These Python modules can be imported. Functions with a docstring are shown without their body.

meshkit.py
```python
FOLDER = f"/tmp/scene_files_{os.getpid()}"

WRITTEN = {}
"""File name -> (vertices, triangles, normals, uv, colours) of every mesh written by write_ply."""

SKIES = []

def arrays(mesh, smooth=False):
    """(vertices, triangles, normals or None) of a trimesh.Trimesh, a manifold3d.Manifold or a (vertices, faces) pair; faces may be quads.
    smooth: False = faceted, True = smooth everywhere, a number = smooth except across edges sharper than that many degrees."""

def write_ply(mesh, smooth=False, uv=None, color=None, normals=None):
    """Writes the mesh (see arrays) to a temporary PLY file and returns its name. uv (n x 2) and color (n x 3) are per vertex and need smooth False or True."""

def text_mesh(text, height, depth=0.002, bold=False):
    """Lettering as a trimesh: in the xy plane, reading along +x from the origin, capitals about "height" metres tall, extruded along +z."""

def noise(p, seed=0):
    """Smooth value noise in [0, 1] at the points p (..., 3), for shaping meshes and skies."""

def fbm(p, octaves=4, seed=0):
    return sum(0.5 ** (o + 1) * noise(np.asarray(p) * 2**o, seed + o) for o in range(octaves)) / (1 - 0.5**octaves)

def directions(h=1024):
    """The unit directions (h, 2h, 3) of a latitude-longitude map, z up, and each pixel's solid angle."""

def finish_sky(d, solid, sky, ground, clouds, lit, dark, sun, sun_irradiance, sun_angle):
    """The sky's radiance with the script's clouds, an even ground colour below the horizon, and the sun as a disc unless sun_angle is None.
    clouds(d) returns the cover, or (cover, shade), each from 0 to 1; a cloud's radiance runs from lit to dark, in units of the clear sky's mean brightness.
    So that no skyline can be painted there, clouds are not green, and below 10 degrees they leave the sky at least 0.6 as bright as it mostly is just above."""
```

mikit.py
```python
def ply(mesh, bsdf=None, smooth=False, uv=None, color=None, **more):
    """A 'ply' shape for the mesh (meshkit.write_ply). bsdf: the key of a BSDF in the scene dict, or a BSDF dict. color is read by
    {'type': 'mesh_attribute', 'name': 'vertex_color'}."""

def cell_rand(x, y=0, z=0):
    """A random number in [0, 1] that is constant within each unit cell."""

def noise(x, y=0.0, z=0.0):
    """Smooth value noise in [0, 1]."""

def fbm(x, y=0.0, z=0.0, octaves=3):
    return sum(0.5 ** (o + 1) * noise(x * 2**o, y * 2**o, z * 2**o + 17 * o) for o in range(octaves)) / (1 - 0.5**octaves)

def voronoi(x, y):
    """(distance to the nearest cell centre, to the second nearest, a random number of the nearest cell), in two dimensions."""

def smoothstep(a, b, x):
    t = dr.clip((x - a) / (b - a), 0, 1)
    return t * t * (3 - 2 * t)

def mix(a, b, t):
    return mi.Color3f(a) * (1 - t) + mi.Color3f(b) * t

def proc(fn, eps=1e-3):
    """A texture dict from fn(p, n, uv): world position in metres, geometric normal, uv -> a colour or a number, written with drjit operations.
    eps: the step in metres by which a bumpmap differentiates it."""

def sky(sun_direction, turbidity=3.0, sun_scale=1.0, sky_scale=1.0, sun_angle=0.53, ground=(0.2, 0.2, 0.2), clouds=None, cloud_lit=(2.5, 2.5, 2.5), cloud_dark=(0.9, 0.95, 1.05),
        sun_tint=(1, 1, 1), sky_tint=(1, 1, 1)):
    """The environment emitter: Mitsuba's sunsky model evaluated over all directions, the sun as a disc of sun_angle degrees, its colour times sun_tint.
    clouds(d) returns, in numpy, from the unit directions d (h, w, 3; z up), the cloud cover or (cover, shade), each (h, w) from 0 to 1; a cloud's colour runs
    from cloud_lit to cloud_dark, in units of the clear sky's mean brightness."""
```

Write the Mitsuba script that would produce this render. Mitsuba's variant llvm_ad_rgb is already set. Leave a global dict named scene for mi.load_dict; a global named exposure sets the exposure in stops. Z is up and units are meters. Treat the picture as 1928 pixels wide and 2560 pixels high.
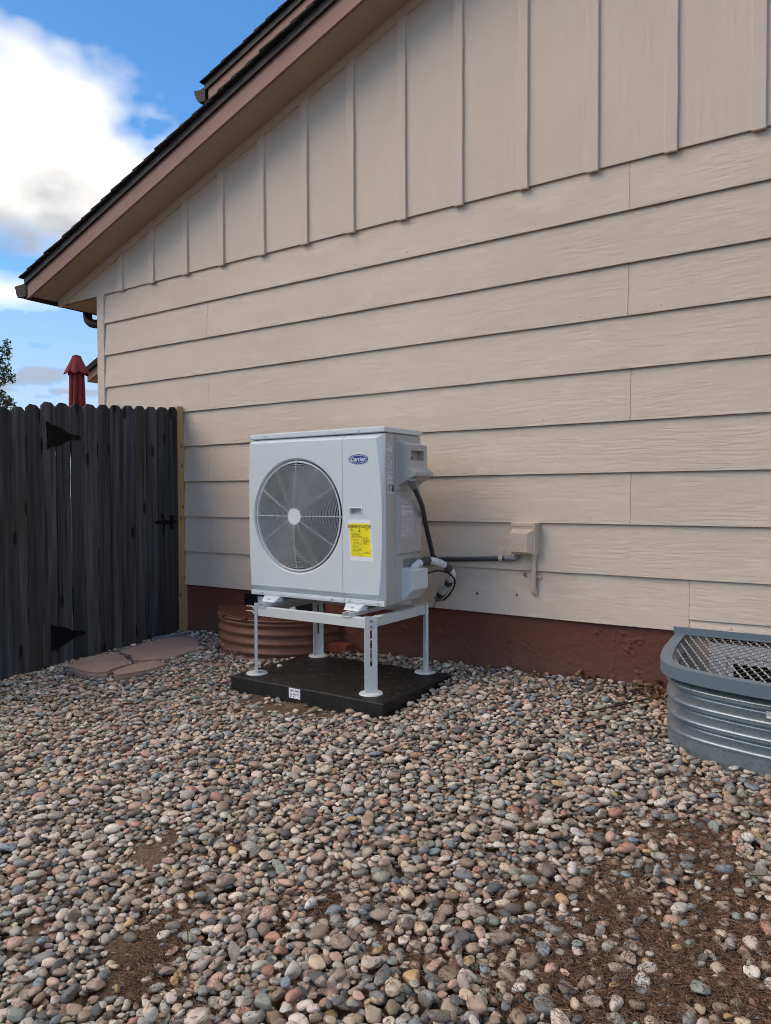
import math, random
import numpy as np, trimesh
import drjit as dr
import mitsuba as mi
import mikit, meshkit
from mikit import proc, noise, fbm, voronoi, cell_rand, smoothstep, mix
import manifold3d as m3
from shapely.geometry import Polygon, LineString
T = mi.ScalarTransform4f
rng = np.random.default_rng(7)
random.seed(7)
scene, labels = {}, {}

# ------------------------------------------------------------------ camera, sky, exposure
EYE = np.array([0.0, -4.0614, 1.2])
FWD = np.array([-0.56103486, 0.82746070, -0.02342391])
DOWN = np.array([0.00939288, -0.02193157, -0.99971535])
scene['camera'] = {'type': 'perspective', 'fov_axis': 'x', 'fov': 2 * math.degrees(math.atan(964 / 1850)), 'near_clip': 0.05, 'far_clip': 2000.0,
                   'to_world': T().look_at(origin=EYE.tolist(), target=(EYE + FWD).tolist(), up=(-DOWN).tolist())}
exposure = 3.36


def clouds(d):
    az = np.degrees(np.arctan2(d[..., 0], d[..., 1]))
    el = np.degrees(np.arcsin(np.clip(d[..., 2], -1, 1)))
    p = d / np.maximum(np.abs(d[..., 2:3]) + 0.35, 0.05)
    n1 = meshkit.fbm(p * 5.5 + 3.1, 6, 11)
    n2 = meshkit.fbm(p * 2.1 + 9.7, 5, 5)
    n3 = meshkit.fbm(p * 16 + 1.7, 4, 23)
    # the big cumulus to the left of the gable
    u, v = (az + 60.5) / 12.5, (el - 22.6) / 6.9
    w = u * 0.94 + v * 0.30
    big = 1 - np.sqrt(w * w + v * v * (1 + 0.25 * (v < 0)))
    f = big * 1.25 + (n1 - 0.5) * 1.7 + (n3 - 0.5) * 0.8
    c_big = np.clip((f + 0.06) / 0.62, 0, 1) ** 0.9 * np.clip(big * 3 + 1.3, 0, 1)
    # a small white bank under it
    s = 1 - np.sqrt(((az + 61) / 6.0) ** 2 + ((el - 13.6) / 2.0) ** 2)
    c_small = np.clip((s * 1.0 + (n1 - 0.5) * 1.9 + (n3 - .5) * .6 - 0.05) / 0.9, 0, 1) * 0.7
    # broken cumulus over the rest of the sky
    gap = np.clip((np.sqrt(((az + 54) / 16) ** 2 + ((el - 18) / 20) ** 2) - 1.0) / 0.35, 0, 1)
    c_far = np.clip((n2 + 0.25 * (n1 - 0.5) - 0.475) / 0.10, 0, 1) * np.clip((el - 4) / 10, 0, 1) * gap
    # thin grey streaks near the horizon
    q = np.stack([az * 0.22, el * 0.95, az * 0 + 4.0], -1)
    st = meshkit.fbm(q, 4, 41)
    c_str = np.clip((st - 0.56) / 0.12, 0, 1) * np.clip((el - 3.5) / 2, 0, 1) * np.clip((11.5 - el) / 2.5, 0, 1) * 0.85
    streak = c_str
    c_str = np.maximum(c_str, 0.62 * np.clip((17 - el) / 12, 0, 1))  # pale grey haze towards the horizon
    cover = np.maximum.reduce([c_big, c_small, c_far, c_str])
    shade = np.where(c_str >= cover - 1e-9, 0.75 + 0.25 * (streak >= c_str - 1e-9), 0.0)
    low = np.clip((20.6 - el + (n1 - 0.5) * 14) / 6.0, 0, 1) * (c_big >= cover - 1e-9) * (c_big > 0)
    shade = np.maximum(shade, np.clip(low * 0.9 + (n3 - .5) * .5 * (c_big > 0) + (n1 - .5) * 0.8 * (c_big > 0), 0, 1))
    shade = np.maximum(shade, np.clip((n2 - 0.62) / 0.16, 0, 1) * (c_far >= cover - 1e-9) * 0.75)
    return cover, shade


scene['sky'] = mikit.sky((-0.54, -0.52, 0.66), turbidity=2.1, sun_scale=0.165, sun_angle=44, sky_scale=0.53, clouds=clouds,
                         cloud_lit=(3.1, 2.97, 2.79), cloud_dark=(1.08, 1.15, 1.28), sky_tint=(0.62, 0.96, 1.18), sun_tint=(1.08, 1.0, 0.93), ground=(0.22, 0.2, 0.18))

# ------------------------------------------------------------------ helpers


def numbered(name):
    if not any(k == name or k.startswith(name + '__') for k in scene) and name not in labels:
        return name
    i = 1
    while any(k == f'{name}_{i:03d}' or k.startswith(f'{name}_{i:03d}__') for k in scene) or f'{name}_{i:03d}' in labels:
        i += 1
    return f'{name}_{i:03d}'


counters = {}


def add(key, mesh, mat, smooth=False, uv=None, label=None, kind=None):
    """one entry; a taken key gets the next three-digit number"""
    if key in scene:
        i = counters.get(key, 0) + 1
        while f'{key}_{i:03d}' in scene:
            i += 1
        counters[key] = i
        key = f'{key}_{i:03d}'
    scene[key] = mikit.ply(mesh, mat, smooth=smooth, uv=uv)
    if label or kind:
        labels[key] = {k: v for k, v in (('label', label), ('kind', kind)) if v}
    return key


def thing(name, label, cat, group=None, kind=None):
    key = numbered(name)
    labels[key] = {'label': label, 'category': cat}
    if group:
        labels[key]['group'] = group
    if kind:
        labels[key]['kind'] = kind
    return key


def cat(ms):
    return trimesh.util.concatenate([m for m in ms])


def box(x0, x1, y0, y1, z0, z1, c=0.0):
    """a box with chamfered edges of c"""
    x0, x1, y0, y1, z0, z1 = min(x0, x1), max(x0, x1), min(y0, y1), max(y0, y1), min(z0, z1), max(z0, z1)
    if c <= 0:
        m = trimesh.creation.box((x1 - x0, y1 - y0, z1 - z0))
        m.apply_translation(((x0 + x1) / 2, (y0 + y1) / 2, (z0 + z1) / 2))
        return m
    p = []
    for a, sx in ((x0, 1), (x1, -1)):
        for b, sy in ((y0, 1), (y1, -1)):
            for d, sz in ((z0, 1), (z1, -1)):
                p += [(a, b + sy * c, d + sz * c), (a + sx * c, b, d + sz * c), (a + sx * c, b + sy * c, d)]
    return hull(p)


def hull(p):
    m = trimesh.convex.convex_hull(np.asarray(p, float))
    return m


def rbox(x0, x1, y0, y1, z0, z1, r):
    """box with rounded edges"""
    s = m3.Manifold.sphere(r, 16)
    return m3.Manifold.batch_hull([s.translate((x, y, z)) for x in (x0 + r, x1 - r) for y in (y0 + r, y1 - r) for z in (z0 + r, z1 - r)])


def tm(man):
    m = man.to_mesh()
    return trimesh.Trimesh(m.vert_properties[:, :3], m.tri_verts, process=False)


def mf(mesh):
    return m3.Manifold(m3.Mesh(np.asarray(mesh.vertices, np.float32), np.asarray(mesh.faces, np.uint32)))


def spline(pts, n=12):
    """Catmull-Rom through the points"""
    p = np.asarray(pts, float)
    p = np.vstack([2 * p[0] - p[1], p, 2 * p[-1] - p[-2]])
    out = []
    for i in range(1, len(p) - 2):
        for t in np.arange(n) / n:
            a, b, c, d = p[i - 1:i + 3]
            out.append(0.5 * (2 * b + (c - a) * t + (2 * a - 5 * b + 4 * c - d) * t * t + (3 * b - a - 3 * c + d) * t ** 3))
    return np.vstack([out, p[-2]])


def tube(pts, r, sides=12, caps=True):
    p = np.asarray(pts, float)
    r = np.broadcast_to(np.asarray(r, float), (len(p),))
    t = np.gradient(p, axis=0)
    t /= np.linalg.norm(t, axis=1, keepdims=True) + 1e-12
    ref = np.array([0, 0, 1.0]) if abs(t[0, 2]) < 0.9 else np.array([1.0, 0, 0])
    a = np.cross(t[0], ref)
    a /= np.linalg.norm(a)
    A = []
    for k in range(len(p)):
        a = a - t[k] * (a @ t[k])
        a /= np.linalg.norm(a)
        A.append(a)
    A = np.array(A)
    B = np.cross(t, A)
    th = np.arange(sides) * 2 * np.pi / sides
    v = p[:, None] + r[:, None, None] * (np.cos(th)[None, :, None] * A[:, None] + np.sin(th)[None, :, None] * B[:, None])
    v = v.reshape(-1, 3)
    i, j = np.meshgrid(np.arange(len(p) - 1), np.arange(sides), indexing='ij')
    q = np.stack([i * sides + j, i * sides + (j + 1) % sides, (i + 1) * sides + (j + 1) % sides, (i + 1) * sides + j], -1).reshape(-1, 4)
    f = np.vstack([q[:, [0, 1, 2]], q[:, [0, 2, 3]]])
    if caps:
        n = len(v)
        v = np.vstack([v, p[0], p[-1]])
        k = np.arange(sides)
        f = np.vstack([f, np.stack([(k + 1) % sides, k, k * 0 + n], 1), np.stack([k + (len(p) - 1) * sides, (k + 1) % sides + (len(p) - 1) * sides, k * 0 + n + 1], 1)])
    return trimesh.Trimesh(v, f, process=False)


def cyl(p0, p1, r, sides=20):
    return tube(np.array([p0, p1], float), r, sides)


def extrude_xz(poly, y0, y1):
    """shapely polygon or point list in (x, z), from y0 to y1"""
    poly = poly if isinstance(poly, Polygon) else Polygon(poly)
    m = trimesh.creation.extrude_polygon(poly, abs(y1 - y0), engine='earcut')
    v = np.array(m.vertices)
    m.vertices = np.stack([v[:, 0], max(y0, y1) - v[:, 2], v[:, 1]], 1)
    return m


def extrude_yz(poly, x0, x1):
    poly = poly if isinstance(poly, Polygon) else Polygon(poly)
    m = trimesh.creation.extrude_polygon(poly, abs(x1 - x0), engine='earcut')
    v = np.array(m.vertices)
    m.vertices = np.stack([min(x0, x1) + v[:, 2], v[:, 0], v[:, 1]], 1)
    return m


def extrude_xy(poly, z0, z1):
    poly = poly if isinstance(poly, Polygon) else Polygon(poly)
    m = trimesh.creation.extrude_polygon(poly, abs(z1 - z0), engine='earcut')
    m.apply_translation((0, 0, min(z0, z1)))
    return m


def grid_mesh(P):
    """P (n, m, 3) -> mesh"""
    n, m = P.shape[:2]
    i, j = np.meshgrid(np.arange(n - 1), np.arange(m - 1), indexing='ij')
    q = np.stack([i * m + j, (i + 1) * m + j, (i + 1) * m + j + 1, i * m + j + 1], -1).reshape(-1, 4)
    return trimesh.Trimesh(P.reshape(-1, 3), np.vstack([q[:, [0, 1, 2]], q[:, [0, 2, 3]]]), process=False)


def front_text(txt, x, y, z, h, depth=0.0008, bold=False, slant=0.0, sx=1.0, centre=True, rot=0.0):
    """lettering on a face that looks to -y"""
    m = meshkit.text_mesh(txt, h, depth, bold)
    v = np.array(m.vertices)
    v[:, 0] += slant * v[:, 1]
    v[:, 0] *= sx
    if centre:
        v[:, :2] -= (v[:, :2].min(0) + v[:, :2].max(0)) / 2
    c, s = math.cos(rot), math.sin(rot)
    a, b = c * v[:, 0] - s * v[:, 1], s * v[:, 0] + c * v[:, 1]
    m.vertices = np.stack([x + a, y - v[:, 2], z + b], 1)
    return m


# ------------------------------------------------------------------ materials


def rgb(c):
    return {'type': 'rgb', 'value': list(c)}


def col(c):
    return proc(c) if callable(c) else rgb(c)


def principled(c, rough=0.6, spec=0.4, metal=0.0, **k):
    r = proc(rough) if callable(rough) else rough
    return {'type': 'principled', 'base_color': col(c), 'roughness': r, 'specular': spec, 'metallic': metal, **k}


def bump(b, fn, scale, eps=1e-3):
    return {'type': 'bumpmap', 'tex': proc(fn, eps), 'scale': scale, 'bsdf': b}


def two(b):
    return {'type': 'twosided', 'bsdf': b}


SID = (0.53, 0.455, 0.375)
ZL0, EXPO, Z1 = 2.972, 0.2803, 2.7140  # underside of the board-and-batten; lap exposure; underside of the first lap course


def board_id(p):
    k = dr.floor((2.9943 - p.z) / EXPO)
    side = dr.select(p.x > -1.15, 1.0, dr.select(p.x < -4.41, 2.0, 0.0))
    return k * 3.7 + side * 11.3


def siding_col(p, n, uv):
    b = board_id(p)
    big = fbm(p.x * 1.7 + b, p.z * 5, 1.0)
    fleck = smoothstep(0.72, 0.85, noise(p.x * 60 + b, p.z * 75, 3.0))
    scuff = smoothstep(0.66, 0.8, fbm(p.x * 3.1 + b * 2, p.z * 11, 7.0))
    c = mix((0.50, 0.428, 0.350), (0.56, 0.478, 0.393), big)
    c = mix(c, (0.58, 0.52, 0.455), scuff * 0.4)
    return mix(c, (0.42, 0.35, 0.29), fleck * 0.12)


def grain_h(p, n, uv):
    b = board_id(p)
    w = p.z * 84 + 2.6 * fbm(p.x * 2.6 + b * 5.1, p.z * 10 + b, 2.0) + b
    g = noise(p.x * 7.5 + b * 3.3, w, 0.5)
    g3 = noise(p.x * 8.0 + b * 1.3, w * 1.9 + 5, 2.5)
    line = smoothstep(0.0, 0.15, dr.abs(g - 0.5)) * 0.6 + smoothstep(0.0, 0.16, dr.abs(g3 - 0.52)) * 0.4
    return line + 0.15 * noise(p.x * 40 + b, p.z * 260, 4.5)


def panel_h(p, n, uv):
    w = p.x * 60 + 2.0 * fbm(p.x * 6, p.z * 2.2, 2.0)
    g = noise(w, p.z * 4.5, 0.5)
    return smoothstep(0.3, 0.7, g) * 0.5 + 0.3 * noise(p.x * 180, p.z * 12, 1.0) + 0.3 * fbm(p.x * 14, p.z * 30, 2)


def panel_col(p, n, uv):
    return mix((0.505, 0.44, 0.367), (0.555, 0.483, 0.402), fbm(p.x * 2.2, p.z * 1.6, 3.0))


def rough_h(p, n, uv):
    return noise(p.x * 55, p.y * 55, p.z * 40) * 0.6 + noise(p.x * 190, p.y * 190, p.z * 120) * 0.4


def found_col(p, n, uv):
    a = fbm(p.x * 4, p.z * 6, 1.0)
    dust = smoothstep(0.36, 0.12, p.z - 0.08 * fbm(p.x * 9, p.z * 5, 3.0)) * 0.35
    c = mix((0.108, 0.037, 0.025), (0.122, 0.042, 0.028), a)
    return mix(c, (0.15, 0.085, 0.065), dust)


def wood_fn(dark, light, off):
    def f(p, n, uv):
        g = noise(p.y * 260 + 6 * fbm(p.y * 20 + off, p.z * 2.5, 2.0), p.z * 3.2 + off, 1.0)
        st = fbm(p.y * 35 + off, p.z * 1.1, 5.0)
        d1, d2, r = voronoi(p.y * 8.5 + off, p.z * 2.4)
        kn = smoothstep(0.16, 0.07, d1) * dr.select(r > 0.66, 1.0, 0.0)
        c = mix(dark, light, dr.clip(g * 0.6 + st * 1.3 - 0.5, 0, 1))
        c = mix(c, (0.042, 0.033, 0.027), smoothstep(0.52, 0.74, fbm(p.y * 9 + off * 2, p.z * 1.4, 8.0)) * 0.6)
        return mix(c, (0.006, 0.006, 0.006), kn)
    return f


def wood_h(p, n, uv):
    return noise(p.y * 260 + 6 * fbm(p.y * 20, p.z * 2.5, 2.0), p.z * 3.2, 1.0) + 0.4 * noise(p.y * 600, p.z * 14, 1.0)


def post_col(p, n, uv):
    g = noise((p.y + p.x) * 190, p.z * 2.4, 2.0)
    d1, d2, r = voronoi(p.y * 9, p.z * 5.5 + 0.3)
    kn = smoothstep(0.13, 0.05, d1) * dr.select(r > 0.5, 1.0, 0.0)
    c = mix((0.30, 0.19, 0.095), (0.42, 0.29, 0.16), g)
    return mix(c, (0.13, 0.05, 0.022), kn * 0.85)


PAL = [(0.30, 0.285, 0.245), (0.35, 0.285, 0.21), (0.36, 0.235, 0.18), (0.085, 0.092, 0.096), (0.46, 0.415, 0.345), (0.20, 0.15, 0.105), (0.25, 0.245, 0.21), (0.32, 0.17, 0.12),
       (0.165, 0.175, 0.17), (0.265, 0.195, 0.15), (0.42, 0.33, 0.23), (0.12, 0.105, 0.09), (0.42, 0.35, 0.30), (0.25, 0.195, 0.15), (0.40, 0.385, 0.345), (0.37, 0.245, 0.115), (0.185, 0.215, 0.185), (0.155, 0.19, 0.215)]
PAL_W = np.array([11, 10, 9, 6, 7, 8, 10, 5, 9, 8, 6, 6, 8, 8, 5, 1.6, 5, 4], float)


def stone_col(p, n, uv):
    c = mi.Color3f(PAL[0])
    k = dr.floor(uv.x * len(PAL))
    for i, q in enumerate(PAL):
        c = dr.select(dr.eq(k, i) if hasattr(dr, 'eq') else (k == i), mi.Color3f(q), c)
    t = uv.x * len(PAL) - k
    gran = noise(p.x * 420, p.y * 420, p.z * 420)
    gran2 = noise(p.x * 190 + 9, p.y * 190, p.z * 190)
    blot = fbm(p.x * 60, p.y * 60, p.z * 60)
    amt = smoothstep(0.35, 0.9, uv.y)  # how coarse-grained the rock is
    c = c * (1.02 + 0.44 * t)
    c = mix(c, mi.Color3f(mi.luminance(c) * 1.10, mi.luminance(c), mi.luminance(c) * 0.84), 0.10)
    c = c * (1 + (blot - 0.5) * 0.55)
    c = mix(c, c * 1.55 + 0.03, smoothstep(0.6, 0.75, gran) * amt * 0.7)
    c = mix(c, c * 0.42, smoothstep(0.62, 0.75, gran2) * amt * 0.75)
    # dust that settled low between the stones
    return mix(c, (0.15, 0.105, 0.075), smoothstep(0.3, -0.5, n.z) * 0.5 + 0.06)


def dirt_col(p, n, uv):
    a = fbm(p.x * 5, p.y * 5, 1.0)
    b = noise(p.x * 130, p.y * 130, 2.0)
    c = mix((0.105, 0.07, 0.047), (0.18, 0.125, 0.088), a)
    c = mix(c, (0.082, 0.053, 0.036), smoothstep(-1.75, -1.2, p.x + 0.5 * fbm(p.x * 4, p.y * 4, 6.0)) * 0.85)  # dark humus under the needles
    return mix(c, (0.055, 0.036, 0.025), smoothstep(0.5, 0.8, b) * 0.5)


def dirt_h(p, n, uv):
    return fbm(p.x * 60, p.y * 60, 1.0) + 0.5 * noise(p.x * 220, p.y * 220, 3.0)


def needle_col(p, n, uv):
    return mix(mix((0.075, 0.044, 0.029), (0.215, 0.128, 0.078), uv.x), (0.30, 0.22, 0.14), smoothstep(0.93, 0.96, uv.y))


def galv_col(p, n, uv):
    a = fbm(p.x * 26, p.y * 26, p.z * 26)
    b = noise(p.x * 150, p.y * 150, p.z * 90)
    c = mix((0.20, 0.25, 0.29), (0.285, 0.335, 0.37), a)
    return mix(c, (0.135, 0.17, 0.20), smoothstep(0.5, 0.9, b) * 0.5)


def pad_col(p, n, uv):
    a = fbm(p.x * 11, p.y * 11, 3.0)
    s = smoothstep(0.60, 0.78, fbm(p.x * 34 + 5, p.y * 34, 1.0)) * dr.select(n.z > 0.5, 1.0, 0.15)
    c = mix((0.006, 0.006, 0.006), (0.013, 0.0125, 0.012), a)
    return mix(c, (0.040, 0.037, 0.034), s * 0.6)


def pad_h(p, n, uv):
    return noise(p.x * 260, p.y * 260, p.z * 260)


def flag_col(p, n, uv):
    return mix((0.29, 0.185, 0.145), (0.39, 0.265, 0.21), fbm(p.x * 7, p.y * 7 + p.z * 30, 2.0)) * (0.85 + 0.3 * noise(p.x * 150, p.y * 150, p.z * 150))


def shingle_col(p, n, uv):
    return mix((0.012, 0.012, 0.014), (0.04, 0.038, 0.036), noise(p.x * 260, p.y * 260, p.z * 260))


def soffit_col(p, n, uv):
    return mix((0.36, 0.275, 0.205), (0.41, 0.31, 0.23), noise(p.x * 300, p.y * 300, p.z * 300) * .5 + .5 * fbm(p.x * 6, p.y * 6, 1))


def rust_col(p, n, uv):
    return mix((0.085, 0.03, 0.02), (0.14, 0.052, 0.034), fbm(p.x * 30, p.y * 30, p.z * 30))


def well_paint(p, n, uv):
    chip = smoothstep(0.60, 0.68, fbm(p.x * 40, p.y * 40, p.z * 40)) * smoothstep(0.20, 0.13, p.z) * smoothstep(-3.55, -3.75, p.x)
    return mix(mix((0.165, 0.072, 0.052), (0.205, 0.09, 0.066), fbm(p.x * 5, p.y * 5, p.z * 9)), (0.5, 0.48, 0.46), chip)


def print_side(p, n, uv):
    """rows of small unreadable print on the paper labels of the unit's side"""
    row = dr.floor(p.z / 0.0052)
    fz = p.z / 0.0052 - row
    word = cell_rand(dr.floor(p.y / 0.0028), row, 3)
    line = dr.select((fz > 0.25) & (fz < 0.8) & (word > 0.25) & (cell_rand(row, 9, 2) > 0.1), 1.0, 0.0)
    return mix((0.60, 0.60, 0.62), (0.10, 0.10, 0.12), line * 0.85)


def bar_code(p, n, uv):
    b = cell_rand(dr.floor(p.y / 0.0016), 1, 5)
    return mix((0.62, 0.63, 0.66), (0.05, 0.05, 0.07), dr.select((b > 0.42) & (p.z > 1.215), 1.0, 0.0))


def tape_white(p, n, uv):
    return mix((0.60, 0.61, 0.64), (0.46, 0.47, 0.50), smoothstep(0.4, 0.8, fbm(p.x * 40, p.y * 40, p.z * 40)))


def conduit_h(p, n, uv):
    return noise(p.x * 90, p.y * 90, p.z * 90)


def leaf_col(p, n, uv):
    return mix((0.022, 0.045, 0.018), (0.05, 0.085, 0.032), noise(p.x * 9, p.y * 9, p.z * 9))


MATS = {
    'mat_siding': bump(principled(siding_col, 0.62, 0.35), grain_h, 0.0017, 5e-4),
    'mat_panel': bump(principled(panel_col, 0.6, 0.35), panel_h, 0.002, 8e-4),
    'mat_trim': bump(principled(SID, 0.6, 0.35), rough_h, 0.0012, 8e-4),
    'mat_box_paint': principled((0.49, 0.405, 0.33), 0.5, 0.4),
    'mat_foundation': bump(principled(found_col, 0.62, 0.35), rough_h, 0.003, 1e-3),
    'mat_soffit': principled(soffit_col, 0.8, 0.2),
    'mat_fascia': principled((0.215, 0.108, 0.086), 0.55, 0.4),
    'mat_drip': principled((0.030, 0.027, 0.028), 0.6, 0.3),
    'mat_gutter': principled((0.030, 0.022, 0.019), 0.6, 0.2),
    'mat_shingle': principled(shingle_col, 0.9, 0.2),
    'mat_wood': two(bump(principled(wood_fn((0.016, 0.018, 0.022), (0.080, 0.086, 0.098), 0.0), 0.8, 0.25), wood_h, 0.0012, 6e-4)),
    'mat_wood_b': two(bump(principled(wood_fn((0.011, 0.012, 0.0145), (0.054, 0.057, 0.065), 3.3), 0.8, 0.25), wood_h, 0.0012, 6e-4)),
    'mat_wood_c': two(bump(principled(wood_fn((0.020, 0.0205, 0.023), (0.098, 0.098, 0.104), 7.7), 0.8, 0.25), wood_h, 0.0012, 6e-4)),
    'mat_pine': principled(post_col, 0.7, 0.3),
    'mat_iron': principled((0.0035, 0.0035, 0.004), 0.7, 0.15),
    'mat_stone': two(principled(stone_col, 0.62, 0.35)),
    'mat_dirt': bump(principled(dirt_col, 0.95, 0.1), dirt_h, 0.006, 1e-3),
    'mat_needle': two(principled(needle_col, 0.8, 0.2)),
    'mat_leaf': two(principled(lambda p, n, uv: mix((0.10, 0.055, 0.03), (0.34, 0.235, 0.14), uv.x), 0.8, 0.2)),
    'mat_flag': bump(principled(flag_col, 0.85, 0.2), rough_h, 0.004, 1e-3),
    'mat_brick': bump(principled((0.20, 0.06, 0.04), 0.85, 0.2), rough_h, 0.003, 1e-3),
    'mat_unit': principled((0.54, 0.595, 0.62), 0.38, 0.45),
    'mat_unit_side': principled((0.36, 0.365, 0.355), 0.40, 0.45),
    'mat_grille': principled((0.60, 0.645, 0.67), 0.35, 0.5),
    'mat_dark': principled((0.006, 0.0065, 0.008), 0.6, 0.3),
    'mat_fan': principled((0.0035, 0.005, 0.011), 0.35, 0.5),
    'mat_logo': principled((0.012, 0.035, 0.20), 0.3, 0.5),
    'mat_white': principled((0.72, 0.74, 0.77), 0.5, 0.4),
    'mat_yellow': principled((0.80, 0.70, 0.012), 0.55, 0.35),
    'mat_ink': principled((0.025, 0.025, 0.02), 0.7, 0.2),
    'mat_red_ink': principled((0.30, 0.04, 0.035), 0.7, 0.2),
    'mat_print': principled(print_side, 0.5, 0.4),
    'mat_barcode': principled(bar_code, 0.5, 0.4),
    'mat_steel': principled((0.62, 0.64, 0.66), 0.25, 0.5, 1.0),
    'mat_stand': principled((0.52, 0.555, 0.555), 0.42, 0.45),
    'mat_pad': bump(principled(pad_col, 0.55, 0.4), pad_h, 0.0006, 8e-4),
    'mat_conduit': bump(principled((0.030, 0.036, 0.043), 0.42, 0.5), conduit_h, 0.0006, 1e-3),
    'mat_fitting': principled((0.16, 0.175, 0.19), 0.4, 0.5),
    'mat_wrap': principled(tape_white, 0.55, 0.4),
    'mat_tape': principled((0.055, 0.055, 0.055), 0.5, 0.4),
    'mat_cable': principled((0.010, 0.009, 0.009), 0.5, 0.4),
    'mat_galv': two(principled(galv_col, 0.36, 0.5, 0.65)),
    'mat_cover': principled((0.105, 0.142, 0.178), 0.42, 0.5),
    'mat_strand': principled((0.33, 0.33, 0.32), 0.45, 0.5, 0.3),
    'mat_rust': two(principled(rust_col, 0.7, 0.3)),
    'mat_well_paint': two(principled(well_paint, 0.5, 0.4)),
    'mat_frame': principled((0.55, 0.60, 0.66), 0.4, 0.4),
    'mat_glass': principled((0.010, 0.012, 0.014), 0.06, 0.5),
    'mat_parasol': two(principled(lambda p, n, uv: mix((0.185, 0.030, 0.034), (0.235, 0.042, 0.046), fbm(p.x * 12, p.y * 12, p.z * 4)), 0.85, 0.2)),
    'mat_foliage': two(principled(leaf_col, 0.6, 0.3)),
    'mat_bark': principled((0.05, 0.038, 0.03), 0.9, 0.2),
    'mat_patio': principled((0.42, 0.38, 0.33), 0.9, 0.2),
}
scene.update({k: v if v['type'] == 'twosided' else two(v) for k, v in MATS.items()})

# ------------------------------------------------------------------ ground heights


def g_top(x, y):
    """the level of the gravel"""
    x, y = np.asarray(x, float), np.asarray(y, float)
    wallz = 0.165 + 0.0165 * (np.clip(x, -6, 1) + 2)
    z = wallz + 0.06 * np.clip(y, -4.5, 0.3)
    z = z - 0.040 * np.exp(-(((x + 2.65) / 0.75) ** 2 + ((y + 0.98) / 0.22) ** 2))
    z = z - 0.035 * np.exp(-(((x + 2.03) / 0.16) ** 2 + ((y + 0.62) / 0.38) ** 2))
    z = z - 0.015 * np.exp(-(((x + 1.65) / 0.4) ** 2 + ((y + 2.8) / 0.25) ** 2))
    return z


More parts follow.
